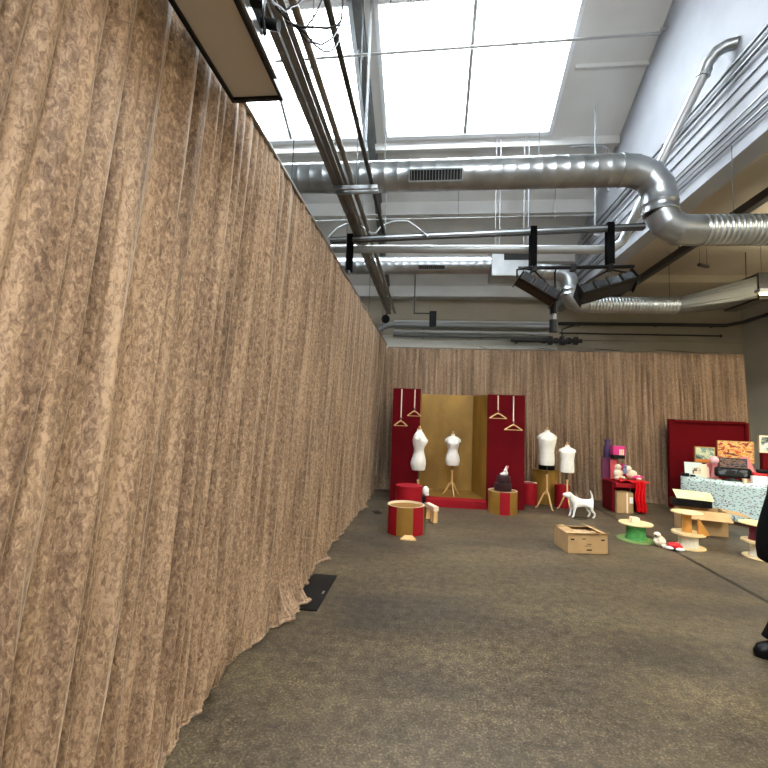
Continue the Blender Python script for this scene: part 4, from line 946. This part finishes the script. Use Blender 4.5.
t = tit('cream_cup', 'small cream cup at the front edge beside the black monitor', 'cup', .96, .06); MB().loft([(0, 0, 0, .028, .028), (.07, 0, 0, .036, .036)], 20).build('body', CREAM, t)
t = tit('picture_box', 'dark red lidded box near the person at the table end', 'box', 1.32, .34); MB().box(-.08, .12, -.07, .07, 0, .25).build('body', BURG, t, bevel=.005); MB().box(-.085, .125, -.075, .075, .25, .28).build('lid', REDB, t)
t = tit('red_gift_box', 'tall red box carrying the landscape picture at the table end', 'box', 1.18, .76); MB().box(-.17, .2, -.08, .08, 0, .52).build('body', DRED, t, bevel=.004)
t = tit('picture_box', 'black and white landscape picture box on top of the tall red box', 'boxed game', 1.16, .74, Z+.52); MB().box(-.17, .22, -.03, .05, 0, .31).build('body', CREAM, t)
MB().box(-.15, .2, -.034, -.031, .03, .28).build('picture', print_mat('mono_print', ['23302e', '6f7d78', 'c9cfc8', 'e6e6dc', 'f0f0ea'], 7, 30), t)

# black case with a paper lid and the opened carton in front of the table
t = carton('large open cardboard box with spread flaps in front of the toy table', (4.42, 7.62, 0), -.28, .62, .44, .36, [('f', -22, .26), ('r', -8, .30), ('b', -60, .2)], marks=False)
t = thing('black_printer', 'low black device sticking out of the open cardboard box', 'device', (4.42, 7.82, .365), -.28)
MB().box(-.30, .25, -.10, .12, 0, .11).build('body', BLACK, t, bevel=.008); MB().blob((.1, -.105, .07), .012).build('button', GLASSD, t)
t = thing('folded_sheet', 'pale yellow sheet lying on the black device', 'paper sheet', (4.42, 7.80, .482), -.28)
MB().hexa([(-.26, -.14, .02), (.26, -.12, -.0), (.28, .14, .10), (-.26, .14, .12), (-.26, -.14, .026), (.26, -.12, .006), (.28, .14, .106), (-.26, .14, .126)]).build('sheet', mat('pale_yellow_card', 'e6dfae', .6, col2='d9cf95', scale=6), t)

# ------------------------------------------------------------------ the person at the right edge
per = thing('person', 'person in a long black coat and boots at the right edge', 'person', (2.735, 3.52, 0), 0)
# body faces -x
pn = [(0, 0, .95, .13), (0, 0, 1.10, .125), (.01, 0, 1.28, .14), (.01, 0, 1.43, .10), (-.0, 0, 1.52, .052), (-.02, 0, 1.60, .075), (-.025, 0, 1.70, .085), (-.02, 0, 1.76, .05)]
pe = [(0, 1), (1, 2), (2, 3), (3, 4), (4, 5), (5, 6), (6, 7)]
for s in (-1, 1):
    k = len(pn); pn += [(0, s*.10, .86, .09), (-.01, s*.11, .50, .058), (.01, s*.11, .12, .042), (-.02, s*.11, .05, .04), (-.16, s*.12, .035, .03)]; pe += [(0, k), (k, k+1), (k+1, k+2), (k+2, k+3), (k+3, k+4)]
    k = len(pn); pn += [(.01, s*.17, 1.42, .055), (.03, s*.23, 1.16, .042), (-.04, s*.24, .92, .032), (-.06, s*.24, .84, .032), (-.07, s*.24, .79, .028)]; pe += [(3, k), (k, k+1), (k+1, k+2), (k+2, k+3), (k+3, k+4)]
    h = k+4
    for q, (dx, ln) in enumerate(((-.028, .065), (-.010, .075), (.009, .07), (.026, .055))):
        k = len(pn); pn += [(-.07+dx, s*.24, .765, .010), (-.075+dx*1.1, s*.235, .765-ln*.6, .009), (-.068+dx*1.1, s*.225, .765-ln, .008)]; pe += [(h, k), (k, k+1), (k+1, k+2)]
    k = len(pn); pn += [(-.105, s*.225, .80, .011), (-.125, s*.215, .76, .009)]; pe += [(h-1, k), (k, k+1)]
k = len(pn); pn += [(-.115, 0, 1.665, .016)]; pe += [(6, k)]
for s in (-1, 1): k = len(pn); pn += [(-.015, s*.088, 1.675, .016)]; pe += [(6, k)]
skin_fig('body', pn, pe, SKIN, per, 0, 1)
for s in (-1, 1): MB().blob((-.098, s*.032, 1.695), (.01, .012, .009)).build('eye', GLOSSW, per)
MB().blob((-.094, 0, 1.625), (.012, .026, .008)).build('mouth', SOFTP, per)
MB().blob((.012, 0, 1.735), (.10, .10, .09), n=24).build('hair', HAIR, per)
def coat_fn(v, a):
    x, y, z = v; q = max(0, (1.05-z)); return (x*(1+.05*math.sin(6*a)*q)+(-.03*q if x < 0 else 0), y*(1+.06*math.sin(5*a+1)*q), z)
MB().loft([(.72, -.0, 0, .235, .25), (.80, -.01, 0, .24, .25), (.92, -.02, 0, .235, .235), (1.05, -.02, 0, .21, .21), (1.2, 0, 0, .18, .205), (1.34, .01, 0, .16, .21), (1.44, .01, 0, .13, .19), (1.49, .01, 0, .09, .10), (1.53, .0, 0, .075, .08)], 40, True, 0, 2, None, coat_fn).build('coat', BLACKF, per)
for s in (-1, 1):
    MB().tube([(.01, s*.17, 1.43), (.02, s*.205, 1.32), (.03, s*.235, 1.16), (-.01, s*.245, 1.02), (-.045, s*.245, .90), (-.055, s*.245, .86)], [.075, .075, .068, .062, .056, .054], 18).build('sleeve', BLACKF, per)
    MB().tube([(0, s*.10, .90), (-.0, s*.11, .70), (-.01, s*.11, .5), (-.02, s*.11, .3), (-.06, s*.11, .11)], [.115, .10, .085, .09, .13], 20).build('trouser_leg', BLACKF, per)
    MB().loft([(0, -.10, s*.115, .16, .052), (.04, -.10, s*.115, .165, .056), (.085, -.09, s*.115, .15, .054), (.12, -.03, s*.112, .095, .052), (.16, .0, s*.11, .066, .058), (.24, .005, s*.11, .066, .062)], 26, True, 0, 2.6).build('boot', BLACK, per)
